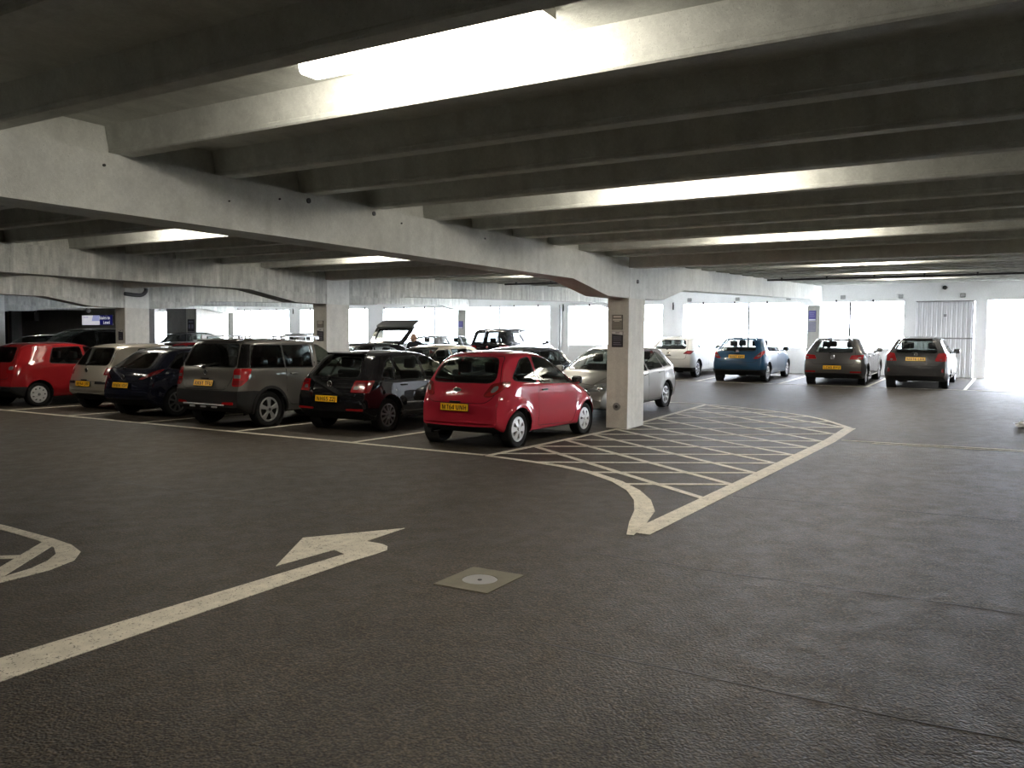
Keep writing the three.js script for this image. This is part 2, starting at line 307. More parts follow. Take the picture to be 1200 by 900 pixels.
{ // hatched island in front of the pillar
  const o = thing('hatched_marking', 'white cross-hatched no parking area painted on the floor beside the pillar', 'road marking');
  const xl = -6.64, xr = -2.86;
  part('border_line', ribbon([[-2.86, -6.85], [xr, -17.0]], 0.2), M.paintLine, o);
  part('border_line', ribbon([[-2.90, -6.75], [-3.04, -7.25], [-3.2, -7.8], [-3.44, -8.32], [-3.75, -8.8], [-4.15, -9.25], [-4.72, -9.7], [-5.3, -9.97], [-5.9, -10.12], [-6.64, -10.25]], [0.06, 0.16, 0.2, 0.18, 0.15, 0.13, 0.12, 0.11, 0.1, 0.1]), M.paintLine, o);
  part('border_line', ribbon([[xl, -10.25], [xl, -14.83]], 0.1), M.paintLine, o); part('border_line', ribbon([[xl, -15.63], [xl, -19.95]], 0.1), M.paintLine, o);
  part('border_line', ribbon([[xl, -19.92], [-5.76, -19.68], [-4.89, -19.23], [-4.05, -18.67], [-3.54, -18.09], [xr, -17.0]], 0.1), M.paintLine, o);
  const near = (x) => { // lower (near) limit of the island at x
    const c = [[-6.64, -10.25], [-5.9, -10.12], [-5.3, -9.97], [-4.72, -9.7], [-4.15, -9.25], [-3.75, -8.8], [-3.44, -8.32], [-3.2, -7.8], [-2.86, -7.2]];
    for (let i = 0; i < c.length - 1; i++) if (x <= c[i + 1][0]) return c[i][1] + (c[i + 1][1] - c[i][1]) * (x - c[i][0]) / (c[i + 1][0] - c[i][0]); return -7.2;
  };
  const farZ = (x) => { const c = [[-6.64, -19.92], [-5.76, -19.68], [-4.89, -19.23], [-4.05, -18.67], [-3.54, -18.09], [-2.86, -17.0]]; for (let i = 0; i < c.length - 1; i++) if (x <= c[i + 1][0]) return c[i][1] + (c[i + 1][1] - c[i][1]) * (x - c[i][0]) / (c[i + 1][0] - c[i][0]); return -17; };
  const stripe = (za, zb) => { // from the left border to the right border, cut to the island
    let pts = []; for (let k = 0; k <= 120; k++) { const x = xl + (xr - xl) * k / 120, z = za + (zb - za) * k / 120; if (z < near(x) && z > farZ(x) && !(x < -6.42 && z < -14.76 && z > -15.7)) pts.push([x, z]); }
    if (pts.length > 4) part('stripe', ribbon([pts[0], pts.at(-1)], 0.095, 0.0035), M.paintLine, o);
  };
  for (let k = 0; k < 11; k++) stripe(-11.6 - 1.03 * k, -8.72 - 1.03 * k);
  for (let k = -3; k < 9; k++) stripe(-10.55 - 1.04 * k, -13.0 - 1.04 * k);
}
{
  const a = new THREE.Mesh(flatShape([[-4.60, 0.6], [-4.52, -2.34], [-4.50, -4.92], [-4.66, -4.97], [-4.68, -4.38], [-5.16, -5.13], [-4.68, -5.89], [-4.64, -5.33], [-4.47, -5.33], [-4.38, -5.29], [-4.31, -5.2], [-4.30, -5.05], [-4.31, -4.79], [-4.21, -2.17], [-4.16, 0.6]]), M.paintLine);
  a.name = 'arrow_marking'; a.userData = { label: 'long white painted arrow with a hooked head on the lane', category: 'road marking' }; scene.add(a);
  const i = thing('hatched_marking', 'rounded tip of a white outlined island painted across the lane left of the arrow', 'road marking');
  part('border_line', ribbon([[-14, -4.1], [-7.61, -3.98], [-6.86, -3.93], [-6.54, -3.88], [-6.3, -3.78], [-6.13, -3.62], [-6.02, -3.4], [-5.97, -3.1], [-5.97, -1.6]], [0.1, 0.1, 0.11, 0.13, 0.17, 0.19, 0.16, 0.11, 0.1]), M.paintLine, i);
  part('stripe', ribbon([[-6.0, -3.0], [-6.75, -3.9]], 0.13, 0.0035), M.paintLine, i); part('stripe', ribbon([[-6.45, -3.55], [-7.6, -2.6]], 0.1, 0.003), M.paintLine, i);
  part('stripe', ribbon([[-6.0, -1.9], [-7.6, -3.9]], 0.12, 0.0035), M.paintLine, i);
}
function line(pts, w, label, group) { const m = new THREE.Mesh(ribbon(pts, w), M.paintLine); m.name = numbered('bay_line'); m.userData = { label, category: 'road marking' }; if (group) m.userData.group = group; scene.add(m); }
line([[-36, -10.38], [-6.7, -10.28]], 0.1, 'thin white line along the open ends of the front row bays');
for (const [x, f, m] of [[-9.27, 'red small car and the black hatchback', 'silver hatchback and the dark blue hatchback'], [-12.05, 'black hatchback and the grey estate', 'dark blue hatchback and the cream hatchback'], [-14.72, 'grey estate and the navy hatchback', 'cream hatchback and the car with raised tailgate'], [-17.17, 'navy hatchback and the silver beige one'], [-19.48, 'silver beige hatchback and the red one']]) {
  line([[x, -10.33], [x, -15.1]], 0.09, 'thin white bay divider between the ' + f); if (m) line([[x, -15.3], [x, -20.1]], 0.09, 'thin white bay divider between the ' + m);
}
line([[-36, -20.2], [-6.7, -20.05]], 0.09, 'thin white line along the open ends of the middle row bays');
line([[-36, -26.98], [1.8, -26.98]], 0.09, 'thin white line along the bays beside the outer wall');
for (const [x, f] of [[-1.55, 'at the open side of the dark grey hatchback by the shutter'], [-4.12, 'between the dark grey and the brownish grey hatchback'], [-6.7, 'between the brownish grey and the blue hatchback'], [-9.35, 'between the blue and the white hatchback'], [-12.7, 'on the far side of the white hatchback']]) line([[x, -27.04], [x, -32.2]], 0.09, 'thin white bay divider ' + f);
line([[-2.7, -15.26], [0.4, -15.5], [5, -15.7]], 0.05, 'worn white edge line beside the movement joint in the lane');
line([[-2.2, -15.12], [0.4, -15.36], [5, -15.55]], 0.03, 'faint thin white line next to the worn edge line');
{
  const f = scene.getObjectByName('floor');
  const crack = (pts) => part('seam', ribbon(pts, 0.012, 0.0015), M.tar, f);
  const wob = (x0, z0, x1, z1) => { const p = []; for (let k = 0; k <= 24; k++) p.push([x0 + (x1 - x0) * k / 24, z0 + (z1 - z0) * k / 24 + (rnd() - 0.5) * 0.045]); return p; };
  crack(wob(-2.7, -9.1, 2.5, -9.5)); crack(wob(-3.0, -6.0, 2.5, -6.2)); crack(wob(-2.3, -4.05, 2.5, -4.2)); crack(wob(-9, -6.0, -5.2, -6.0));
  const g = thing('drain_cover', 'square pale drain frame with a round metal lid set in the lane', 'drain cover', undefined, [-3.23, 0, -4.9]);
  g.rotation.y = 0.03;
  const s = new THREE.Shape([[-0.215, -0.255], [0.215, -0.255], [0.215, 0.255], [-0.215, 0.255]].map((p) => new THREE.Vector2(...p))), hole = new THREE.Path(); hole.absarc(0, 0, 0.125, 0, Math.PI * 2, true); s.holes.push(hole);
  part('frame', metreUV(new THREE.ExtrudeGeometry(s, { depth: 0.006, bevelEnabled: false, curveSegments: 24 }).rotateX(-Math.PI / 2)), std({ map: concreteMap, color: lin(0.20, 0.18, 0.125), roughness: 0.75 }), g);
  part('lid', new THREE.LatheGeometry([[0.001, 0.001], [0.03, 0.001], [0.1, 0.003], [0.118, 0.006], [0.124, 0.002]].map((p) => new THREE.Vector2(...p)), 28), M.steel, g);
  part('keyhole', new THREE.CylinderGeometry(0.016, 0.016, 0.004, 10), M.darkMetal, g, [0, 0.003, 0]);
  const pg = new THREE.IcosahedronGeometry(0.12, 2), pp = pg.attributes.position; for (let k = 0; k < pp.count; k++) { const x = pp.getX(k), y = pp.getY(k), z = pp.getZ(k), n = 1 + 0.3 * Math.sin(x * 61 + y * 47) * Math.cos(z * 53); pp.setXYZ(k, x * n * 1.5, Math.max(-0.05, y * n * 0.5), z * n); } pg.computeVertexNormals();
  const pm = new THREE.Mesh(pg, M.paper); pm.name = 'crumpled_paper'; pm.position.set(-0.02, rise(-18.6) + 0.05, -18.6); pm.userData = { label: 'small crumpled white paper lying on the open lane', category: 'litter' }; scene.add(pm);
}
// ---------------------------------------------------------------- cars
// A car is built in its own frame: x from the rear bumper (0) to the nose (L), y up, z across (right side positive).
// The skin is one lofted surface; doors, glass, lights and bumpers are cut out of it along outlines.
function roundPath(pts, open = true, seg = 5) { // pts [x, y, r]
  const out = [], n = pts.length;
  for (let i = 0; i < n; i++) {
    const p = pts[i], r = p[2] ?? 0;
    if ((open && (i === 0 || i === n - 1)) || !r) { out.push([p[0], p[1]]); continue; }
    const a = pts[(i - 1 + n) % n], b = pts[(i + 1) % n], la = Math.hypot(a[0] - p[0], a[1] - p[1]), lb = Math.hypot(b[0] - p[0], b[1] - p[1]);
    const ra = Math.min(r, la * 0.48), rb = Math.min(r, lb * 0.48);
    const A = [p[0] + (a[0] - p[0]) * ra / la, p[1] + (a[1] - p[1]) * ra / la], B = [p[0] + (b[0] - p[0]) * rb / lb, p[1] + (b[1] - p[1]) * rb / lb];
    for (let k = 0; k <= seg; k++) { const t = k / seg, u = 1 - t; out.push([u * u * A[0] + 2 * u * t * p[0] + t * t * B[0], u * u * A[1] + 2 * u * t * p[1] + t * t * B[1]]); }
  }
  return out;
}
const outline = (pts, r = 0.03, seg = 3) => roundPath(pts.map((p) => [p[0], p[1], p[2] ?? r]), false, seg);
function grow(poly, d) {
  const n = poly.length; let area = 0; for (let i = 0; i < n; i++) { const a = poly[i], b = poly[(i + 1) % n]; area += a[0] * b[1] - a[1] * b[0]; }
  const s = area > 0 ? 1 : -1;
  return poly.map((p, i) => {
    const a = poly[(i - 1 + n) % n], b = poly[(i + 1) % n]; let tx = b[0] - a[0], ty = b[1] - a[1]; const l = Math.hypot(tx, ty) || 1;
    return [p[0] + s * ty / l * d, p[1] - s * tx / l * d];
  });
}
const lerpV = (a, b, t) => a.map((v, i) => v + (b[i] - v) * t);
function cut(tris, proj, poly, cond) { // splits triangles by a convex outline: [inside, outside]
  let area = 0; const n = poly.length; for (let i = 0; i < n; i++) { const a = poly[i], b = poly[(i + 1) % n]; area += a[0] * b[1] - a[1] * b[0]; }
  const P = area > 0 ? poly : [...poly].reverse();
  let u0 = 1e9, u1 = -1e9, v0 = 1e9, v1 = -1e9; for (const [u, v] of P) { u0 = Math.min(u0, u); u1 = Math.max(u1, u); v0 = Math.min(v0, v); v1 = Math.max(v1, v); }
  const inside = [], outside = [];
  for (const t of tris) {
    if (cond && !cond(t)) { outside.push(t); continue; }
    const w = t.map(proj);
    if (Math.max(w[0][0], w[1][0], w[2][0]) < u0 || Math.min(w[0][0], w[1][0], w[2][0]) > u1 || Math.max(w[0][1], w[1][1], w[2][1]) < v0 || Math.min(w[0][1], w[1][1], w[2][1]) > v1) { outside.push(t); continue; }
    let rest = t.map((v, i) => ({ v, w: w[i] })); const outs = [];
    for (let i = 0; i < n && rest.length; i++) {
      const a = P[i], b = P[(i + 1) % n], ex = b[0] - a[0], ey = b[1] - a[1];
      const d = rest.map((q) => ex * (q.w[1] - a[1]) - ey * (q.w[0] - a[0]));
      if (d.every((x) => x >= -1e-9)) continue;
      const inn = [], out = [];
      for (let k = 0; k < rest.length; k++) {
        const q = rest[k], r = rest[(k + 1) % rest.length], dq = d[k], dr = d[(k + 1) % rest.length];
        (dq >= 0 ? inn : out).push(q);
        if ((dq >= 0) !== (dr >= 0)) { const s = dq / (dq - dr), m = { v: lerpV(q.v, r.v, s), w: lerpV(q.w, r.w, s) }; inn.push(m); out.push(m); }
      }
      if (out.length > 2) outs.push(out);
      rest = inn;
    }
    if (rest.length > 2) { for (let k = 1; k < rest.length - 1; k++) inside.push([rest[0].v, rest[k].v, rest[k + 1].v]); for (const o of outs) for (let k = 1; k < o.length - 1; k++) outside.push([o[0].v, o[k].v, o[k + 1].v]); } else outside.push(t);
  }
  return [inside, outside];
}
const smooth = (t) => { t = Math.max(0, Math.min(1, t)); return t * t * (3 - 2 * t); };
function interp(list, x) { for (let i = 0; i < list.length - 1; i++) if (x <= list[i + 1][0]) return list[i][1] + (list[i + 1][1] - list[i][1]) * Math.max(0, x - list[i][0]) / Math.max(1e-6, list[i + 1][0] - list[i][0]); return list.at(-1)[1]; }

function carSkin(c) {
  const top = roundPath(c.top), L = c.L, Wm = c.W / 2;
  // resample the upper outline evenly
  const len = [0]; for (let i = 1; i < top.length; i++) len.push(len[i - 1] + Math.hypot(top[i][0] - top[i - 1][0], top[i][1] - top[i - 1][1]));
  const NS = c.fine ?? 96, st = [];
  for (let k = 0, i = 0; k <= NS; k++) { const d = len.at(-1) * k / NS; while (i < len.length - 2 && len[i + 1] < d) i++; const t = (d - len[i]) / (len[i + 1] - len[i] || 1); st.push([top[i][0] + (top[i + 1][0] - top[i][0]) * t, top[i][1] + (top[i + 1][1] - top[i][1]) * t]); }
  for (let k = 1; k < st.length; k++) if (st[k][0] <= st[k - 1][0]) st[k][0] = st[k - 1][0] + 0.0008;
  const ip = st.reduce((b, p, i) => (p[1] > st[b][1] ? i : b), 0);
  const rear = st.slice(0, ip + 1).map((p) => [p[1], p[0]]), front = st.slice(ip).reverse().map((p) => [p[1], p[0]]);
  const tailX = (y) => interp(rear, y), noseX = (y) => interp(front, y);
  const botY = (x) => c.sill + (c.rearLip ?? 0.08) * Math.pow(Math.max(0, 1 - x / 0.45), 2.2) * 2.2 + (c.frontLip ?? 0.03) * Math.pow(Math.max(0, 1 - (L - x) / 0.5), 2) * 2;
  const belt = (x) => c.belt[0] + (c.belt[1] - c.belt[0]) * x / L;
  const tum = c.tumble ?? 0.50, kr = c.kr ?? 0.10, Dr = c.Dr ?? 0.42, kf = c.kf ?? 0.16, Df = c.Df ?? 0.75;
  const halfW = (x, y) => {
    const b = belt(x), y1 = 0.46;
    let s = y < y1 ? 1 - 0.09 * Math.pow((y1 - y) / (y1 - 0.15), 1.6) : 1 - 0.022 * Math.pow(Math.min(1, (y - y1) / (b - y1)), 2);
    if (y > b - 0.02) s -= (c.shoulder ?? 0.028) * smooth((y - b + 0.02) / 0.06);
    let w = Wm * s; if (y > b) w -= tum * (y - b) + (c.tum2 ?? 0.06) * (y - b) * (y - b);
    const dr = x - tailX(Math.max(y, st[0][1])), df = noseX(Math.max(y, st.at(-1)[1])) - x, f = y > b ? 0.55 : 1;
    w *= 1 - kr * Math.pow(Math.max(0, 1 - dr / Dr), 2.2); w *= 1 - kf * f * Math.pow(Math.max(0, 1 - df / Df), 2.4);
    for (const ax of [c.ra, c.fa]) { const d = Math.hypot(x - ax, y - c.R); w += (c.flare ?? 0.014) * Math.exp(-Math.pow((d - c.R - 0.07) / 0.09, 2)); }
    return Math.max(0.05, w);
  };
  const rbow = c.rbow ?? 0.09, fbow = c.fbow ?? 0.16;
  const warp = (x, y, z) => {
    const q = (z / Wm) * (z / Wm), dr = x - tailX(Math.max(y, st[0][1])), df = noseX(Math.max(y, st.at(-1)[1])) - x;
    return x + rbow * q * Math.pow(Math.max(0, 1 - dr / 0.7), 1.5) - fbow * q * Math.pow(Math.max(0, 1 - df / 0.9), 1.5);
  };
  const NSD = c.sideRows ?? 20, rows = [];
  for (const [x, yt] of st) {
    const yb = Math.min(botY(x), yt - 0.06), hgt = yt - yb, sec = [];
    const rt = Math.min(0.35 * hgt, c.rt ?? 0.09), rb = Math.min(0.07, 0.3 * hgt), crown = Math.min(0.3 * hgt, c.crown ?? 0.045);
    const wb = halfW(x, yb + rb), wt = halfW(x, yt - rt), rz = Math.min(wt * 0.5, c.rz ?? 0.17);
    for (let k = 0; k < 4; k++) sec.push([yb, (wb - 0.07) * k / 4]);
    for (let k = 0; k < 4; k++) { const a = k / 4 * Math.PI / 2; sec.push([yb + rb - rb * Math.cos(a), wb - 0.07 + 0.07 * Math.sin(a)]); }
    for (let k = 0; k <= NSD; k++) { const y = yb + rb + (yt - rt - yb - rb) * k / NSD; sec.push([y, halfW(x, y)]); }
    const zc = wt - rz, yc = yt - crown * (zc / wt) * (zc / wt);
    for (let k = 1; k <= 6; k++) { const a = k / 6 * Math.PI / 2; sec.push([yt - rt + (yc - yt + rt) * Math.sin(a), zc + rz * Math.cos(a)]); }
    for (let k = 1; k <= 7; k++) { const z = zc * (1 - k / 7); sec.push([yt - crown * (z / wt) * (z / wt), z]); }
    const half = sec.map(([y, z]) => [warp(x, y, z), y, z]);
    rows.push([...half, ...half.slice(1, -1).reverse().map(([a, y, z]) => [a, y, -z])]);
  }
  const nr = rows.length, nc = rows[0].length, acc = rows.map((r) => r.map(() => [0, 0, 0])), faces = [];
  const sub = (a, b) => [a[0] - b[0], a[1] - b[1], a[2] - b[2]], cross = (a, b) => [a[1] * b[2] - a[2] * b[1], a[2] * b[0] - a[0] * b[2], a[0] * b[1] - a[1] * b[0]];
  for (let i = 0; i < nr - 1; i++) for (let j = 0; j < nc; j++) {
    const k = (j + 1) % nc, A = [i, j], B = [i, k], C = [i + 1, k], D = [i + 1, j];
    for (const f of [[A, B, C], [A, C, D]]) {
      const [p, q, r] = f.map(([a, b]) => rows[a][b]), n = cross(sub(q, p), sub(r, p));
      faces.push(f); for (const [a, b] of f) for (let m = 0; m < 3; m++) acc[a][b][m] += n[m];
    }
  }
  // which way is out: the roof must look up
  let flip = 1; { const i = ip, j = rows[0].length >> 1; if (acc[Math.min(i, nr - 1)][Math.floor(nc / 2)][1] < 0) flip = -1; void j; }
  const vert = (i, j) => { const p = rows[i][j], n = acc[i][j], l = Math.hypot(...n) || 1; return [...p, flip * n[0] / l, flip * n[1] / l, flip * n[2] / l]; };
  const V = rows.map((r, i) => r.map((_, j) => vert(i, j)));
  const tris = faces.map((f) => { const t = f.map(([a, b]) => V[a][b]); return flip < 0 ? [t[0], t[2], t[1]] : t; });
  for (const [i, sx] of [[0, -1], [nr - 1, 1]]) { // end caps
    const cen = [0, 0, 0]; rows[i].forEach((p) => p.forEach((v, k) => { cen[k] += v / nc; })); cen[2] = 0; const cv = [...cen, sx, 0, 0];
    for (let j = 0; j < nc; j++) { const a = [...rows[i][j], sx, 0, 0], b = [...rows[i][(j + 1) % nc], sx, 0, 0]; const n = cross(sub(b, a), sub(cv, a)); tris.push(n[0] * sx > 0 ? [a, b, cv] : [b, a, cv]); }
  }
  return { tris, tailX, noseX, halfW, warp, belt, botY };
}

const PJ = { side: (v) => [v[0], v[1]], rear: (v) => [v[2], v[1]], top: (v) => [v[0], v[2]] };
const cen = (t, k) => (t[0][k] + t[1][k] + t[2][k]) / 3;
function skinGeo(tris, L, off = 0) {
  const pos = new Float32Array(tris.length * 9), nor = new Float32Array(tris.length * 9); let k = 0;
  for (const t of tris) for (const v of t) { pos[k] = v[2] + v[5] * off; nor[k++] = v[5]; pos[k] = v[1] + v[4] * off; nor[k++] = v[4]; pos[k] = L / 2 - (v[0] + v[3] * off); nor[k++] = -v[3]; }
  const g = new THREE.BufferGeometry(); g.setAttribute('position', new THREE.BufferAttribute(pos, 3)); g.setAttribute('normal', new THREE.BufferAttribute(nor, 3));
  g.setAttribute('uv', new THREE.BufferAttribute(new Float32Array(tris.length * 6), 2)); return g;
}

// wheels: a lathed tyre and a pierced face
function tyreGeo(R, w) {
  return memo('tyre' + R + w, () => { const r = R * 0.66, h = w / 2, p = [[r, -h * 0.8], [r + 0.01, -h * 0.92], [R * 0.86, -h], [R * 0.96, -h * 0.9], [R, -h * 0.6], [R, h * 0.6], [R * 0.96, h * 0.9], [R * 0.86, h], [r + 0.01, h * 0.92], [r, h * 0.8]].map((q) => new THREE.Vector2(...q));
    return new THREE.LatheGeometry(p, 40).rotateZ(-Math.PI / 2); });
}
function rimGeo(R, style) {
  return memo('rim' + R + style, () => {
    const r = R * 0.675, s = new THREE.Shape(); s.absarc(0, 0, r, 0, Math.PI * 2, false);
    const hole = (a, r0, r1, h0, h1) => { // a slot between two radii with half-angles h0 (inner) and h1 (outer)
      const q = new THREE.Path(), at = (rr, aa) => [rr * Math.cos(aa), rr * Math.sin(aa)], pts = [at(r0, a - h0), at(r1, a - h1), ...[0.5, 0].map((k) => at(r1 * 1.015, a - h1 * k)), at(r1 * 1.015, a + h1 * 0.5), at(r1, a + h1), at(r0, a + h0)];
      q.setFromPoints(outline(pts.map((v) => [...v]), r * 0.06, 2).map((v) => new THREE.Vector2(...v))); s.holes.push(q);
    };
    const K = { cover6: [6, 0.34, 0.80, 0.10, 0.24], cover9: [9, 0.60, 0.82, 0.13, 0.16], spoke5: [5, 0.30, 0.88, 0.30, 0.42], spoke6: [6, 0.28, 0.88, 0.26, 0.38], spoke8: [8, 0.28, 0.88, 0.2, 0.28], spoke10: [10, 0.34, 0.9, 0.15, 0.22], spoke7: [7, 0.26, 0.88, 0.22, 0.33] }[style];
    for (let k = 0; k < K[0]; k++) hole(k / K[0] * Math.PI * 2 + 0.3, r * K[1], r * K[2], K[3], K[4]);
    const g = new THREE.ExtrudeGeometry(s, { depth: 0.018, bevelEnabled: true, bevelSize: 0.004, bevelThickness: 0.006, bevelSegments: 1, curveSegments: 28 });
    const p = g.attributes.position; for (let i = 0; i < p.count; i++) { const d = Math.hypot(p.getX(i), p.getY(i)) / r; p.setZ(i, p.getZ(i) + 0.016 * (1 - d * d)); } // slightly domed
    g.computeVertexNormals(); return g.rotateY(Math.PI / 2);
  });
}
function addWheel(o, c, x, side) {
  const w = new THREE.Group(); w.name = 'wheel'; o.add(w);
  const tw = c.tyreW ?? 0.19, out = c.W / 2 - 0.035;
  w.position.set(side * (out - tw / 2), c.R, c.L / 2 - x); if (side < 0) w.rotation.y = Math.PI; w.rotation.x = (x * 2.3) % 1.2 * side;
  part('tyre', tyreGeo(c.R, tw), M.tyre, w);
  part('rim', rimGeo(c.R, c.wheel ?? 'spoke8'), c.rimMat ?? M.alloy, w, [tw / 2 - 0.03, 0, 0]);
  part('brake_disc', memo('disc' + c.R, () => new THREE.CylinderGeometry(c.R * 0.66, c.R * 0.66, 0.02, 24).rotateZ(Math.PI / 2)), M.under, w, [tw / 2 - 0.065, 0, 0]);
  part('hub_cap', memo('hub', () => new THREE.CylinderGeometry(0.028, 0.034, 0.02, 14).rotateZ(-Math.PI / 2)), c.hubMat ?? M.darkAlloy, w, [tw / 2 + 0.008, 0, 0]);
}
function plateTexture(text, bg) {
  const cv = document.createElement('canvas'); cv.width = 416; cv.height = 90; const x = cv.getContext('2d');
  x.fillStyle = bg; x.fillRect(0, 0, 416, 90); x.fillStyle = '#0c0c0c'; x.font = 'bold 74px sans-serif'; x.textAlign = 'center'; x.textBaseline = 'middle';
  const w = x.measureText(text).width; x.save(); x.translate(208, 48); x.scale(Math.min(1.3, 380 / w), 1.12); x.fillText(text, 0, 0); x.restore();
  const t = new THREE.CanvasTexture(cv); t.colorSpace = THREE.SRGBColorSpace; return t;
}
function addPlate(o, c, skin, rearEnd, y, text, z = 0) {
  const e = 0.05, X = rearEnd ? skin.tailX : skin.noseX, s = rearEnd ? -1 : 1, x = X(y), tilt = Math.atan2((X(y + e) - X(y - e)) * -s, 2 * e);
  const g = new THREE.Group(); g.name = 'number_plate'; g.position.set(z, y, c.L / 2 - (x + s * 0.022)); g.rotation.set(rearEnd ? tilt * -1 : tilt, rearEnd ? 0 : Math.PI, 0, 'YXZ'); o.add(g);
  part('plate_backing', rbox(0.53, 0.122, 0.014, 0.006), M.plastic, g);
  const p = part('plate_face', memo('pf', () => new THREE.PlaneGeometry(0.515, 0.108)), std({ map: plateTexture(text, rearEnd ? '#f0b418' : '#e8e8e4'), roughness: 0.35 }), g, [0, 0, 0.0085]);
  p.userData.label = (rearEnd ? 'yellow' : 'white') + ' number plate reading ' + text;
  return g;
}
function badge(parent, c, x, y, kind) { // maker's emblem on the tail or nose, facing out
  const g = new THREE.Group(); g.name = 'emblem'; parent.add(g); g.position.set(0, y, c.L / 2 - x);
  if (kind === 'ring') { part('ring', memo('bring', () => new THREE.TorusGeometry(0.05, 0.008, 8, 28)), M.chrome, g); for (const [a, px, py] of [[0.45, -0.022, -0.008], [-0.45, 0.022, -0.008], [0.35, -0.012, 0.022], [-0.35, 0.012, 0.022]]) part('stroke', rbox(0.009, 0.055, 0.01, 0.003, 1), M.chrome, g, [px, py, 0], [0, 0, a]); part('disc', memo('bdisc', () => new THREE.CylinderGeometry(0.05, 0.05, 0.006, 24).rotateX(Math.PI / 2)), M.plastic, g, [0, 0, -0.006]); }
  else if (kind === 'oval') { part('disc', memo('boval', () => new THREE.CylinderGeometry(0.05, 0.05, 0.014, 24).rotateX(Math.PI / 2).scale(1.35, 0.62, 1)), M.darkAlloy, g); part('ring', memo('boval2', () => new THREE.TorusGeometry(0.05, 0.007, 8, 28).scale(1.35, 0.62, 1)), M.chrome, g, [0, 0, 0.006]); }
  else { part('disc', memo('bd2', () => new THREE.CylinderGeometry(0.042, 0.045, 0.014, 24).rotateX(Math.PI / 2)), M.chrome, g); part('ring', memo('bd3', () => new THREE.TorusGeometry(0.047, 0.006, 8, 28)), M.chrome, g, [0, 0, 0.004]); }
  return g;
}

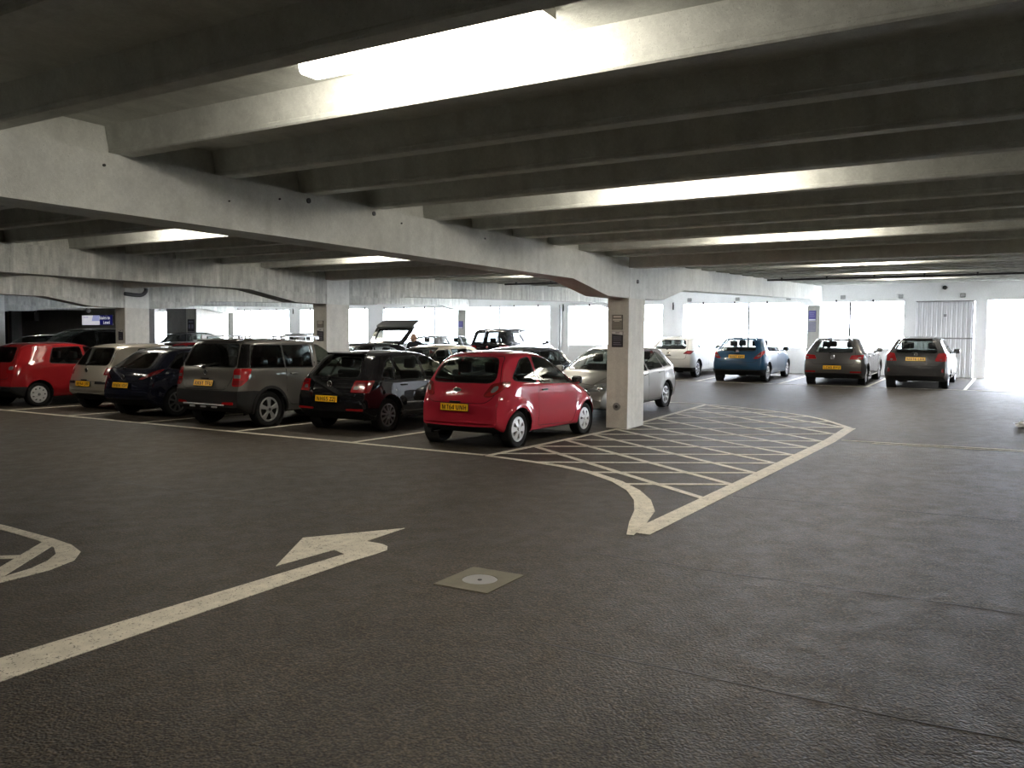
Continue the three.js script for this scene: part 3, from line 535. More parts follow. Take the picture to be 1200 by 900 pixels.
function buildCar(c, o) {
  const skin = carSkin(c), { tailX, noseX } = skin, L = c.L, Wm = c.W / 2, body = c.paint; let T = skin.tris, A;
  const cornerR = (sd) => (v) => [sd * v[2] + Math.max(0, v[0] - tailX(v[1])), v[1]], cornerF = (sd) => (v) => [sd * v[2] + Math.max(0, noseX(v[1]) - v[0]), v[1]];
  const sideOf = (sd, mn = 0.35) => (t) => sd * cen(t, 2) > mn * Wm && sd * cen(t, 5) > 0.25;
  // wheel arches
  for (const ax of [c.ra, c.fa]) for (const sd of [-1, 1]) {
    const ring = []; for (let k = 0; k < 28; k++) { const a = k / 28 * Math.PI * 2; ring.push([ax + (c.R + 0.05) * Math.cos(a), c.R + 0.005 + (c.R + 0.05) * Math.sin(a)]); }
    [, T] = cut(T, PJ.side, ring, (t) => sd * cen(t, 2) > Wm - 0.33);
    if (c.archTrim) { [A, T] = cut(T, PJ.side, grow(ring, 0.055), sideOf(sd, 0.6)); part('arch_moulding', skinGeo(A, L, 0.012), M.plastic, o); }
    const ag = memo(['arch', c.R].join(), () => mergeGeometries([new THREE.CylinderGeometry(c.R + 0.055, c.R + 0.055, 0.27, 26, 1, true, Math.PI * 0.40, Math.PI * 1.2).rotateZ(Math.PI / 2).toNonIndexed(), new THREE.CircleGeometry(c.R + 0.055, 26, -0.1 * Math.PI, 1.2 * Math.PI).rotateY(-Math.PI / 2).translate(-0.13, 0, 0).toNonIndexed()]));
    const am = part('wheel_arch_liner', ag, M.under, o, [sd * (Wm - 0.045 - 0.135), c.R + 0.005, L / 2 - ax]); if (sd < 0) am.rotation.y = Math.PI;
  }
  // glass
  const glassPart = (name, proj, poly, cond, mat, parent, rim = 0.016) => {
    [A, T] = cut(T, proj, grow(poly, rim), cond); if (!A.length) return null;
    const [ins, edge] = cut(A, proj, poly, null);
    const p = part(name, skinGeo(ins, L, -0.003), mat, parent ?? o); if (edge.length) part('window_seal', skinGeo(edge, L, 0.001), c.sealMat ?? M.rubber, p); return p;
  };
  const isRear = (t) => cen(t, 3) < -0.2 && cen(t, 0) < c.ra + 0.9, isFront = (t) => cen(t, 3) > 0.15 && cen(t, 0) > L * 0.4;
  // tailgate is a part of its own that carries the rear glass, wiper and emblem
  const gate = []; let gateParent = o;
  if (c.rearWin && !c.openBoot) {
    const q = c.rearWin, poly = outline([[-q.w0, q.y0], [q.w0, q.y0], [q.w1, q.y1], [-q.w1, q.y1]], q.r ?? 0.09, 4);
    [A, T] = cut(T, PJ.rear, grow(poly, 0.014), isRear); const [ins, edge] = cut(A, PJ.rear, poly, null); gate.push([ins, edge]);
  }
  for (const w of c.wins) for (const sd of [-1, 1]) glassPart('side_window', PJ.side, outline(w.p, w.r ?? 0.04, 3), sideOf(sd), w.dark ? M.privacy : c.glass ?? M.glass);
  if (c.screen) { const q = c.screen; glassPart('windscreen', PJ.rear, outline([[-q.w0, q.y0], [q.w0, q.y0], [q.w1, q.y1], [-q.w1, q.y1]], 0.07, 4), isFront, M.glass, o, 0.02); }
  // black cladding low on the body
  if (c.clad) for (const poly of c.clad) { [A, T] = cut(T, PJ.side, poly, (t) => cen(t, 4) > -0.9); if (A.length) part('lower_cladding', skinGeo(A, L, 0.004), M.plastic, o); }
  // lights
  for (const sd of [-1, 1]) {
    if (c.tail) {
      [A, T] = cut(T, cornerR(sd), outline(c.tail.p, c.tail.r ?? 0.03, 3), (t) => cen(t, 0) < c.ra + 0.35 && sd * cen(t, 2) > 0 && cen(t, 4) < 0.85);
      const inner = []; let rest = A; for (const q of c.tail.inner ?? []) { const [a, b] = cut(rest, cornerR(sd), outline(q.p, q.r ?? 0.02, 3), null); inner.push([a, q.m]); rest = b; }
      const lp = part('tail_light', skinGeo(rest, L, 0.008), c.tail.m ?? M.red, o); for (const [a, m] of inner) if (a.length) part('lens', skinGeo(a, L, 0.012), m, lp);
    }
    if (c.fog) { [A, T] = cut(T, cornerR(sd), outline(c.fog, 0.015, 2), (t) => cen(t, 0) < c.ra && sd * cen(t, 2) > 0); if (A.length) part('rear_reflector', skinGeo(A, L, 0.006), M.red, o); }
    if (c.head) {
      [A, T] = cut(T, cornerF(sd), outline(c.head, 0.03, 3), (t) => cen(t, 0) > c.fa - 0.35 && sd * cen(t, 2) > 0);
      const hp = part('headlight', skinGeo(A, L, 0.006), M.headlamp, o);
      if (c.noseDetail) { const [u, v] = c.noseDetail; for (const k of [0, 1]) { const yy = v + 0.02 * k, zz = sd * (u - 0.12 * k), xx = noseX(yy) - 0.12 - 0.06 * k; part('lamp_reflector', memo('refl', () => new THREE.SphereGeometry(0.055, 14, 10)), M.chrome, hp, [zz, yy, L / 2 - xx]); } }
    }
    for (const q of c.strips ?? []) { [A, T] = cut(T, q.corner ? cornerR(sd) : PJ.side, outline(q.p, q.r ?? 0.01, 2), q.corner ? (t) => cen(t, 0) < c.ra && sd * cen(t, 2) > 0 : sideOf(sd)); if (A.length) part(q.name, skinGeo(A, L, q.off ?? 0.006), q.m, o); }
  }
  // front grille and intake
  for (const q of c.grille ?? []) { [A, T] = cut(T, PJ.rear, outline(q, 0.03, 3), (t) => cen(t, 0) > c.fa && cen(t, 3) > 0.1); if (A.length) part('grille', skinGeo(A, L, -0.004), M.plastic, o); }
  // tailgate panel
  if (c.gate && !c.openBoot) {
    const poly = outline(c.gate, 0.08, 4); [A, T] = cut(T, PJ.rear, grow(poly, 0.008), isRear); const [ins, edge] = cut(A, PJ.rear, poly, null);
    gateParent = part('tailgate', skinGeo(ins, L, 0.002), body, o); part('shut_line', skinGeo(edge, L, -0.006), M.rubber, gateParent);
  }
  for (const [ins, edge] of gate) { part('rear_window', skinGeo(ins, L, -0.002), c.rearGlass ?? M.glass, gateParent); part('window_seal', skinGeo(edge, L, 0.001), c.sealMat ?? M.rubber, gateParent); }
  if (c.openBoot) { const q = c.openBoot; [, T] = cut(T, PJ.rear, outline(q, 0.08, 4), (t) => cen(t, 0) < c.ra + 0.5 && cen(t, 3) < 0.4); }
  // doors
  for (const d of c.doors) for (const sd of [-1, 1]) {
    const poly = outline(d, 0.06, 3); [A, T] = cut(T, PJ.side, grow(poly, 0.007), (t) => sideOf(sd)(t) && cen(t, 4) < 0.8); const [ins, edge] = cut(A, PJ.side, poly, null);
    const dp = part('door', skinGeo(ins, L, 0), body, o); if (edge.length) part('shut_line', skinGeo(edge, L, -0.006), M.rubber, dp);
  }
  // bonnet, bumpers, underside, what is left is the body shell
  if (c.bonnet) { const poly = outline(c.bonnet, 0.08, 3); [A, T] = cut(T, PJ.top, grow(poly, 0.007), (t) => cen(t, 4) > 0.3); const [ins, edge] = cut(A, PJ.top, poly, null); const bp = part('bonnet', skinGeo(ins, L, 0.001), body, o); part('shut_line', skinGeo(edge, L, -0.005), M.rubber, bp); }
  [A, T] = cut(T, PJ.side, [[-0.5, -1], [L + 0.5, -1], [L + 0.5, 2], [-0.5, 2]], (t) => cen(t, 4) < -0.75 && cen(t, 1) < 0.45); part('underbody', skinGeo(A, L), M.under, o);
  [A, T] = cut(T, PJ.side, c.rearBumper ?? [[-0.5, 0], [c.ra, 0], [c.ra, 0.56], [0.3, 0.60], [-0.5, 0.60]], null);
  part('rear_bumper', skinGeo(A, L), c.bumperMat ?? body, o);
  [A, T] = cut(T, PJ.side, [[c.fa, 0], [L + 0.5, 0], [L + 0.5, 0.56], [c.fa, 0.56]], null); part('front_bumper', skinGeo(A, L), body, o);
  part('body_shell', skinGeo(T, L), body, o);
  // wheels
  for (const ax of [c.ra, c.fa]) for (const sd of [-1, 1]) addWheel(o, c, ax, sd);
  // door handles, mirrors
  for (const [hx, hy] of c.handles ?? []) for (const sd of [-1, 1]) { const w = skin.halfW(hx, hy); part('door_handle', rbox(0.03, 0.028, 0.17, 0.012), c.handleMat ?? body, o, [sd * (w + 0.012), hy, L / 2 - hx]); }
  { const [mx, my] = c.mirror, w = skin.halfW(mx, my);
    for (const sd of [-1, 1]) { const m = part('side_mirror', memo('mir', () => { const g = new RoundedBoxGeometry(0.19, 0.14, 0.1, 4, 0.048); return g; }), c.mirrorMat ?? body, o, [sd * (w + 0.12), my, L / 2 - mx]);
      part('mirror_glass', memo('mirg', () => new RoundedBoxGeometry(0.15, 0.10, 0.01, 2, 0.004)), M.chrome, m, [0, 0, 0.052]); part('mirror_arm', memo('mira', () => new RoundedBoxGeometry(0.10, 0.04, 0.06, 2, 0.015)), M.plastic, m, [-sd * 0.1, -0.045, 0]); } }
  // interior
  const seat = (x, z, w, hb, y0 = 0.42) => { const s = part('seat', rbox(w, 0.16, 0.5, 0.05, 3), M.seat, o, [z, y0, L / 2 - x - 0.2]); part('seat_back', rbox(w, 0.62, 0.13, 0.05, 3), M.seat, s, [0, 0.34, 0.28], [0.2, 0, 0]); for (const k of hb) part('headrest', rbox(0.25, 0.19, 0.10, 0.045, 3), M.seat, s, [k, 0.78, 0.37]); };
  const sx = c.seatX ?? [0.30, 0.545]; seat(L * sx[1] - 0.1, 0.36, 0.48, [0]); seat(L * sx[1] - 0.1, -0.36, 0.48, [0]); seat(L * sx[0] - 0.1, 0, 1.2, [-0.36, 0.36], 0.44);
  part('dashboard', rbox(c.W * 0.78, 0.26, 0.36, 0.06, 3), M.seat, o, [0, c.belt[1] - 0.14, L / 2 - (c.cowlX - 0.28)]);
  part('cabin_floor', rbox(c.W * 0.84, 0.05, L * 0.62, 0.02), M.under, o, [0, 0.30, L * 0.03]);
  part('steering_wheel', memo('steer', () => new THREE.TorusGeometry(0.17, 0.016, 8, 24).rotateX(-0.4)), M.plastic, o, [0.36, c.belt[1] - 0.02, L / 2 - (c.cowlX - 0.55)]);
  if (c.plate) addPlate(o, c, skin, true, c.plate[0], c.plate[1], c.plate[2] ?? 0);
  if (c.frontPlate) addPlate(o, c, skin, false, c.frontPlate[0], c.frontPlate[1]);
  if (c.badge) badge(gateParent, c, tailX(c.badge[0]) - 0.012, c.badge[0], c.badge[1]);
  if (c.wiper) { const y = c.wiper, x = tailX(y) - 0.015; part('rear_wiper', rbox(0.34, 0.018, 0.014, 0.005), M.plastic, gateParent, [0.08, y + 0.04, L / 2 - x], [-0.2, 0, 0.22]); part('wiper_hub', memo('wh', () => new THREE.CylinderGeometry(0.03, 0.035, 0.04, 12).rotateX(Math.PI / 2)), M.plastic, gateParent, [-0.08, y, L / 2 - x]); }
  if (c.aerial) part('aerial', memo('aer', () => new THREE.CylinderGeometry(0.003, 0.005, 0.26, 6)), M.plastic, o, [0, c.H + 0.10, L / 2 - c.aerial], [0.75, 0, 0]);
  if (c.spoiler) { const [x, y, w] = c.spoiler; part('roof_spoiler', memo(['sp', w].join(), () => new RoundedBoxGeometry(w, 0.035, 0.2, 2, 0.016)), c.spoilerMat ?? body, gateParent, [0, y, L / 2 - x], [0.12, 0, 0]); }
  if (c.exhaust) part('exhaust', memo('exh', () => new THREE.CylinderGeometry(0.028, 0.028, 0.18, 14, 1, true).rotateX(Math.PI / 2)), M.chrome, o, [c.exhaust, 0.24, L / 2 - 0.1]);
  part('gate_handle', rbox(0.2, 0.025, 0.03, 0.01), c.handleBar ?? M.plastic, gateParent, [0, (c.plate?.[0] ?? 0.7) + 0.085, L / 2 - tailX((c.plate?.[0] ?? 0.7) + 0.085) + 0.012]);
  o.userData.skin = undefined; delete o.userData.skin;
  return skin;
}
function placeCar(name, label, category, c, X, zRear, facing = -1, group) {
  const o = thing(name, label, category, group);
  const z = zRear + facing * c.L / 2;
  o.position.set(X, rise(z), z); o.rotation.set(z < FOLD - 0.5 ? TILT : 0, facing < 0 ? 0 : Math.PI, 0);
  if (c.turn) o.rotation.y += c.turn;
  const skin = buildCar(c, o); return { o, skin };
}
// an ordinary hatchback; every number can be overridden
function hatch(k) {
  const L = k.L, H = k.H, yb = k.yb ?? 0.96, xb = k.xb ?? 0.12, xt = k.xt ?? 0.48, xs = k.xs ?? L * 0.585, xc = k.cowlX ?? L * 0.76, yc = k.yc ?? 0.98, yh = k.yh ?? 0.80, ra = k.ra ?? 0.68, fa = k.fa ?? L - 0.80;
  const xB = k.xB ?? L * 0.455, xC = k.xC ?? ra + 0.12, two = k.doorsN === 3;
  const c = {
    W: 1.68, R: 0.295, sill: 0.21, ra, fa, cowlX: xc, belt: [yb, yc - 0.06], mirror: [xc - 0.22, yc + 0.02], fine: 84,
    top: [[0, 0.47], [0, 0.62, 0.06], [k.xm ?? 0.05, 0.80, 0.12], [xb, yb, 0.10], [xt, H - 0.10, 0.10], [xt + 0.22, H - 0.035, 0.2], [L * 0.42, H, 0.8], [xs, H - 0.065, 0.5], [xc, yc, 0.16], [L - 0.38, yh, 0.4], [L - 0.05, 0.63, 0.14], [L, 0.46]],
    rearWin: { y0: yb + 0.03, y1: H - 0.14, w0: k.rw0 ?? 0.57, w1: k.rw1 ?? 0.40 },
    screen: { y0: yc + 0.03, y1: H - 0.085, w0: 0.64, w1: 0.45 },
    gate: [[-0.60, 0.66], [0.60, 0.66], [0.63, yb], [0.44, H - 0.08], [-0.44, H - 0.08], [-0.63, yb]],
    wins: two ? [{ p: [[xB + 0.05, yb - 0.03], [xc - 0.16, yc - 0.015], [xs + 0.0, H - 0.145], [xB + 0.05, H - 0.125]] }, { p: [[xC, yb + 0.01], [xB - 0.04, yb - 0.03], [xB - 0.04, H - 0.125], [xC + 0.18, H - 0.155]], dark: k.dark }]
      : [{ p: [[xB + 0.05, yb - 0.03], [xc - 0.16, yc - 0.015], [xs + 0.0, H - 0.145], [xB + 0.05, H - 0.125]] }, { p: [[xC + 0.10, yb - 0.01], [xB - 0.04, yb - 0.03], [xB - 0.04, H - 0.125], [xC + 0.24, H - 0.135]], dark: k.dark }, { p: [[xC - 0.26, yb + 0.04], [xC + 0.05, yb - 0.005], [xC + 0.18, H - 0.15], [xC + 0.02, H - 0.19]], dark: k.dark, r: 0.03 }],
    doors: two ? [[[xB - 0.0, 0.27], [fa - 0.40, 0.27], [fa - 0.36, 0.7], [xc - 0.09, yc], [xs + 0.03, H - 0.11], [xB, H - 0.095]]]
      : [[[xB + 0.01, 0.27], [fa - 0.40, 0.27], [fa - 0.36, 0.7], [xc - 0.09, yc], [xs + 0.03, H - 0.11], [xB + 0.01, H - 0.095]], [[ra + 0.36, 0.27], [xB - 0.01, 0.27], [xB - 0.01, H - 0.095], [xC + 0.22, H - 0.105], [xC + 0.06, yb], [ra + 0.20, 0.62]]],
    handles: two ? [[xB + 0.16, yb - 0.12]] : [[xB + 0.14, yb - 0.13], [xC + 0.30, yb - 0.12]],
    tail: { p: [[0.52, yb - 0.22], [0.98, yb - 0.20], [1.04, yb - 0.02], [0.56, yb - 0.03]], inner: [{ p: [[0.60, yb - 0.16], [0.74, yb - 0.16], [0.74, yb - 0.09], [0.60, yb - 0.09]], m: M.clearLens }] },
    head: [[0.50, 0.62], [1.15, 0.66], [1.20, 0.80], [0.60, 0.74]], bonnet: [[xc - 0.0, -0.60], [L - 0.30, -0.42], [L - 0.30, 0.42], [xc, 0.60]],
    grille: [[[-0.34, 0.58], [0.34, 0.58], [0.38, 0.66], [-0.38, 0.66]], [[-0.5, 0.28], [0.5, 0.28], [0.42, 0.42], [-0.42, 0.42]]],
    wiper: yb + 0.02, badge: [yb - 0.08, 'disc'], glass: M.glass,
  };
  return Object.assign(c, k);
}
const P = {
  redSmall: paint(0.36, 0.018, 0.034), redHatch: paint(0.21, 0.008, 0.010), silverBeige: paint(0.34, 0.31, 0.26, 0.5), navy: paint(0.008, 0.009, 0.018), greySuv: paint(0.11, 0.102, 0.09, 0.5), black: paint(0.006, 0.006, 0.007),
  silver: paint(0.24, 0.23, 0.21, 0.55), white: paint(0.62, 0.61, 0.59), teal: paint(0.004, 0.045, 0.10, 0.2), grey: paint(0.065, 0.058, 0.052, 0.5), darkGrey: paint(0.036, 0.033, 0.031, 0.5), blueBlack: paint(0.012, 0.016, 0.026), cream: paint(0.66, 0.60, 0.48), midGrey: paint(0.2, 0.21, 0.22, 0.4),
};
// ---- front row, backs to the lane
placeCar('hatchback_car', 'glossy red small hatchback with silver wheel covers beside the pillar', 'car', {
  ...hatch({ L: 3.62, H: 1.505, doorsN: 3 }), W: 1.66, paint: P.redSmall, fine: 130, sideRows: 26, R: 0.285, ra: 0.61, fa: 2.91, cowlX: 2.72, belt: [1.0, 0.93], tumble: 0.34, kr: 0.17, Dr: 0.62, rbow: 0.15, kf: 0.2, rt: 0.11, rz: 0.2, flare: 0.03, shoulder: 0.02,
  top: [[0.02, 0.40], [0, 0.56, 0.06], [0.035, 0.75, 0.12], [0.13, 0.97, 0.14], [0.37, 1.33, 0.14], [0.62, 1.465, 0.26], [1.25, 1.505, 0.6], [1.85, 1.455, 0.5], [2.72, 0.99, 0.2], [3.22, 0.84, 0.4], [3.55, 0.66, 0.18], [3.62, 0.46]],
  rearWin: { y0: 1.01, y1: 1.385, w0: 0.60, w1: 0.50, r: 0.14 }, screen: { y0: 1.03, y1: 1.42, w0: 0.62, w1: 0.50 },
  gate: [[-0.50, 0.70], [0.50, 0.70], [0.62, 0.80], [0.66, 1.0], [0.54, 1.41], [-0.54, 1.41], [-0.66, 1.0], [-0.62, 0.80]],
  wins: [{ p: [[1.27, 0.985], [2.42, 0.95], [2.38, 1.01], [1.90, 1.345], [1.24, 1.40]], r: 0.05 }, { p: [[0.50, 1.05], [1.18, 0.99], [1.15, 1.40], [0.86, 1.36]], r: 0.09 }],
  doors: [[[1.20, 0.30], [2.42, 0.27], [2.50, 0.55], [2.52, 0.95], [1.94, 1.385], [1.21, 1.425]]], handles: [[1.38, 0.87]], handleMat: M.plastic, mirror: [2.42, 0.99], mirrorMat: M.plastic,
  tail: { p: [[0.50, 0.80], [0.64, 0.79], [0.84, 0.88], [1.06, 1.02], [0.86, 1.03], [0.62, 0.99]], r: 0.05, m: M.redDark, inner: [{ p: [[0.63, 0.86], [0.70, 0.855], [0.78, 0.91], [0.77, 0.965], [0.68, 0.95]], r: 0.04, m: M.clearLens }, { p: [[0.52, 0.81], [0.65, 0.80], [0.86, 0.90], [0.92, 0.96], [0.80, 0.98]], r: 0.03, m: M.red }] },
  plate: [0.63, 'MT64 UNH'], badge: [0.895, 'oval'], wiper: 0, wheel: 'cover6', rimMat: M.hubcap, hubMat: M.hubcap, rearBumper: [[-0.5, 0], [0.61, 0], [0.61, 0.62], [0.30, 0.70], [-0.5, 0.70]], exhaust: -0.42, seatX: [0.30, 0.52], aerial: 0,
}, -7.56, -10.72);
placeCar('hatchback_car', 'shiny black hatchback with ring emblem parked between the red small car and grey estate', 'car', {
  ...hatch({ L: 3.97, H: 1.465, ra: 0.72, fa: 3.18, yb: 0.955 }), W: 1.69, paint: P.black, fine: 110, R: 0.30, plate: [0.60, 'NH65 ZZJ'], badge: [0.86, 'ring'], wheel: 'spoke10', rimMat: M.darkAlloy, glass: M.glass, rearGlass: M.glass,
  tail: { p: [[0.52, 0.72], [0.98, 0.72], [1.05, 0.93], [0.58, 0.93]], r: 0.03, inner: [{ p: [[0.58, 0.77], [0.70, 0.77], [0.70, 0.83], [0.60, 0.83]], m: M.clearLens }, { p: [[0.60, 0.85], [1.0, 0.85], [1.02, 0.90], [0.62, 0.90]], m: M.redDark }] },
  fog: [[0.45, 0.40], [0.85, 0.40], [0.85, 0.44], [0.45, 0.43]], spoiler: [0.52, 1.40, 0.8], aerial: 0.8,
  strips: [{ name: 'side_moulding', p: [[1.2, 0.50], [2.6, 0.48], [2.6, 0.50], [1.2, 0.52]], m: M.chrome, off: 0.003 }],
}, -10.66, -11.2);
const yeti = placeCar('suv_car', 'tall grey boxy estate with roof rails and black lower bumper', 'car', {
  ...hatch({ L: 4.22, H: 1.665, ra: 0.80, fa: 3.38, yb: 1.11, yc: 1.10, xs: 2.45, cowlX: 3.08, xB: 1.98, dark: true }), W: 1.80, paint: P.greySuv, fine: 120, sideRows: 24, R: 0.335, tyreW: 0.21, sill: 0.27, belt: [1.10, 1.06], tumble: 0.24, kr: 0.07, Dr: 0.3, rbow: 0.07,
  top: [[0, 0.46], [0, 0.72, 0.05], [0.06, 0.92, 0.05], [0.08, 1.10, 0.06], [0.28, 1.52, 0.06], [0.36, 1.61, 0.08], [0.7, 1.645, 0.2], [1.7, 1.665, 0.8], [2.42, 1.61, 0.4], [3.08, 1.10, 0.14], [3.9, 0.96, 0.3], [4.16, 0.78, 0.12], [4.22, 0.48]],
  rearWin: { y0: 1.13, y1: 1.54, w0: 0.72, w1: 0.60, r: 0.07 }, rearGlass: M.privacy, screen: { y0: 1.14, y1: 1.575, w0: 0.70, w1: 0.56 },
  gate: [[-0.56, 0.72], [0.56, 0.72], [0.755, 1.12], [0.63, 1.59], [-0.63, 1.59], [-0.755, 1.12]],
  wins: [{ p: [[2.10, 1.105], [2.93, 1.10], [2.88, 1.16], [2.42, 1.51], [2.12, 1.525]], r: 0.04 }, { p: [[1.24, 1.11], [1.94, 1.105], [1.94, 1.53], [1.24, 1.53]], dark: true, r: 0.02 }, { p: [[0.36, 1.12], [1.20, 1.11], [1.20, 1.53], [0.48, 1.53]], dark: true, r: 0.02 }],
  doors: [[[2.02, 0.40], [2.93, 0.40], [2.98, 0.7], [3.0, 1.08], [2.45, 1.545], [2.02, 1.56]], [[1.22, 0.55], [1.32, 0.40], [2.0, 0.40], [2.0, 1.56], [1.22, 1.56]]], handles: [[2.2, 0.98], [1.40, 0.99]],
  tail: { p: [[0.74, 0.78], [0.96, 0.78], [1.10, 0.88], [1.18, 1.105], [0.74, 1.105]], r: 0.06, inner: [{ p: [[0.76, 0.93], [0.92, 0.93], [0.92, 0.99], [0.76, 0.99]], r: 0.01, m: M.clearLens }, { p: [[0.76, 0.81], [0.95, 0.81], [1.02, 0.89], [0.76, 0.89]], r: 0.02, m: M.redDark }] },
  fog: [[0.48, 0.44], [0.80, 0.45], [0.80, 0.50], [0.52, 0.49]], rearBumper: [[-0.5, 0], [0.80, 0], [0.80, 0.66], [0.42, 0.70], [-0.5, 0.70]], bumperMat: M.plastic,
  plate: [0.83, 'AK61 TFU', 0], badge: [1.03, 'disc'], wiper: 1.12, strips: [{ name: 'black_pillar', corner: true, p: [[0.81, 1.115], [1.45, 1.115], [1.30, 1.545], [0.69, 1.545]], m: M.gloss, off: 0.003 }], wheel: 'spoke5', rimMat: M.alloy, archTrim: true, spoiler: [0.40, 1.62, 1.1], mirror: [2.9, 1.13],
}, -13.0, -10.42);
{ const o = yeti.o; for (const sd of [-1, 1]) { const g = part('roof_rail', rbox(0.035, 0.03, 1.9, 0.012), M.alloy, o, [sd * 0.60, 1.70, 0.70]); for (const z of [-0.9, 0, 0.9]) part('rail_foot', rbox(0.04, 0.06, 0.12, 0.015), M.alloy, g, [0, -0.03, z]); }
  const r = part('bumper_strip', rbox(1.1, 0.028, 0.03, 0.01), M.alloy, o, [0, 0.44, 2.11]); for (const x of [-0.3, 0, 0.3]) part('vent', rbox(0.14, 0.03, 0.02, 0.006), M.alloy, r, [x, -0.045, 0.0]); }
placeCar('hatchback_car', 'dark navy hatchback with slanted tail lights parked against the silver hatchback', 'car', {
  ...hatch({ L: 4.1, H: 1.47, ra: 0.74, fa: 3.3, yb: 0.98, xt: 0.66, dark: true }), W: 1.73, paint: P.navy, fine: 100, R: 0.31, plate: [0.66, 'NN04 VSH'], badge: [0.83, 'none'], wheel: 'spoke8', rimMat: M.darkAlloy, rearGlass: M.privacy, kr: 0.16, Dr: 0.55, rbow: 0.14, gate: [[-0.38, 0.74], [0.38, 0.74], [0.64, 1.01], [0.45, 1.39], [-0.45, 1.39], [-0.64, 1.01]],
  tail: { p: [[0.50, 0.79], [0.62, 0.78], [1.06, 0.93], [1.12, 1.0], [0.92, 0.97]], r: 0.03, m: M.redDark, inner: [{ p: [[0.52, 0.795], [0.62, 0.79], [0.68, 0.83], [0.60, 0.835]], m: M.red }] }, rearBumper: [[-0.5, 0], [0.74, 0], [0.74, 0.60], [0.35, 0.72], [-0.5, 0.72]],
}, -16.1, -10.85);
placeCar('hatchback_car', 'silver beige rounded hatchback with a yellow plate next to the red hatchback', 'car', {
  ...hatch({ L: 3.72, H: 1.53, ra: 0.66, fa: 3.08, yb: 1.0, xt: 0.42, doorsN: 3 }), W: 1.66, paint: P.silverBeige, fine: 100, R: 0.28, plate: [0.60, 'MJ54 LRF', 0], badge: [0.90, 'disc'], wheel: 'cover9', rimMat: M.hubcap, rearGlass: M.privacy, kr: 0.15, Dr: 0.55, rbow: 0.13, rt: 0.11, rz: 0.2,
  tumble: 0.40, gate: [[-0.60, 0.66], [0.60, 0.66], [0.64, 1.0], [0.53, 1.45], [-0.53, 1.45], [-0.64, 1.0]], rearWin: { y0: 1.02, y1: 1.40, w0: 0.60, w1: 0.49, r: 0.10 },
  tail: { p: [[0.62, 0.80], [0.92, 0.80], [1.06, 0.90], [1.04, 0.97], [0.66, 0.97]], r: 0.04, inner: [{ p: [[0.66, 0.82], [0.76, 0.82], [0.76, 0.88], [0.66, 0.88]], r: 0.03, m: M.redDark }] },
  strips: [{ name: 'bumper_moulding', corner: true, p: [[0.40, 0.60], [0.85, 0.60], [0.85, 0.65], [0.40, 0.65]], m: M.plastic, off: 0.012 }], wiper: 1.03,
}, -18.2, -11.35);
placeCar('hatchback_car', 'plain red hatchback with steel wheel covers at the end of the front row', 'car', {
  ...hatch({ L: 3.83, H: 1.53, ra: 0.70, fa: 3.16, yb: 1.02, xt: 0.42, doorsN: 3, xB: 1.9, xC: 0.98 }), W: 1.66, paint: P.redHatch, fine: 100, R: 0.29, badge: [0.9, 'ring'], wheel: 'cover9', rimMat: M.hubcap, rearGlass: M.privacy, kr: 0.13, rbow: 0.11, dark: true,
  tail: { p: [[0.56, 0.80], [0.90, 0.78], [1.02, 0.86], [0.98, 1.0], [0.60, 1.0]], r: 0.05, inner: [{ p: [[0.62, 0.87], [0.78, 0.87], [0.78, 0.95], [0.62, 0.95]], r: 0.04, m: M.clearLens }] }, bumperMat: P.redHatch,
  clad: [[[-0.4, 0.1], [0.75, 0.1], [0.75, 0.47], [-0.4, 0.50]]],
}, -20.72, -10.62);
// ---- middle row, noses towards the front row
placeCar('hatchback_car', 'silver hatchback facing the front row with its bonnet behind the pillar', 'car', {
  ...hatch({ L: 4.2, H: 1.46, ra: 0.80, fa: 3.33, yb: 0.97, yc: 0.97, xs: 2.40, cowlX: 3.16, yh: 0.80 }), W: 1.70, paint: P.silver, fine: 110, R: 0.30, badge: [0.85, 'disc'], wheel: 'spoke6',
  head: [[0.42, 0.60], [0.95, 0.62], [1.28, 0.80], [0.62, 0.75]], noseDetail: [0.60, 0.66], kf: 0.2, fbow: 0.2, sealMat: M.rubber,
}, -8.1, -19.75, 1);
placeCar('hatchback_car', 'dark blue hatchback in the middle row behind the red small car', 'car', { ...hatch({ L: 4.0, H: 1.42, dark: false }), W: 1.70, paint: P.blueBlack, wheel: 'spoke7' }, -10.85, -19.8, 1);
placeCar('hatchback_car', 'pale cream hatchback in the middle row behind the black hatchback', 'car', { ...hatch({ L: 3.9, H: 1.44 }), W: 1.66, paint: P.cream, wheel: 'cover6', rimMat: M.hubcap }, -13.35, -19.7, 1);
const bootCar = placeCar('estate_car', 'black car in the middle row with its tailgate raised open', 'car', {
  ...hatch({ L: 4.3, H: 1.47, ra: 0.85, fa: 3.45 }), W: 1.74, paint: P.black, wheel: 'spoke7', badge: null, wiper: 0, gate: null, rearWin: null, openBoot: [[-0.60, 0.66], [0.60, 0.66], [0.62, 0.98], [0.50, 1.42], [-0.50, 1.42], [-0.62, 0.98]],
}, -15.85, -19.7, 1);
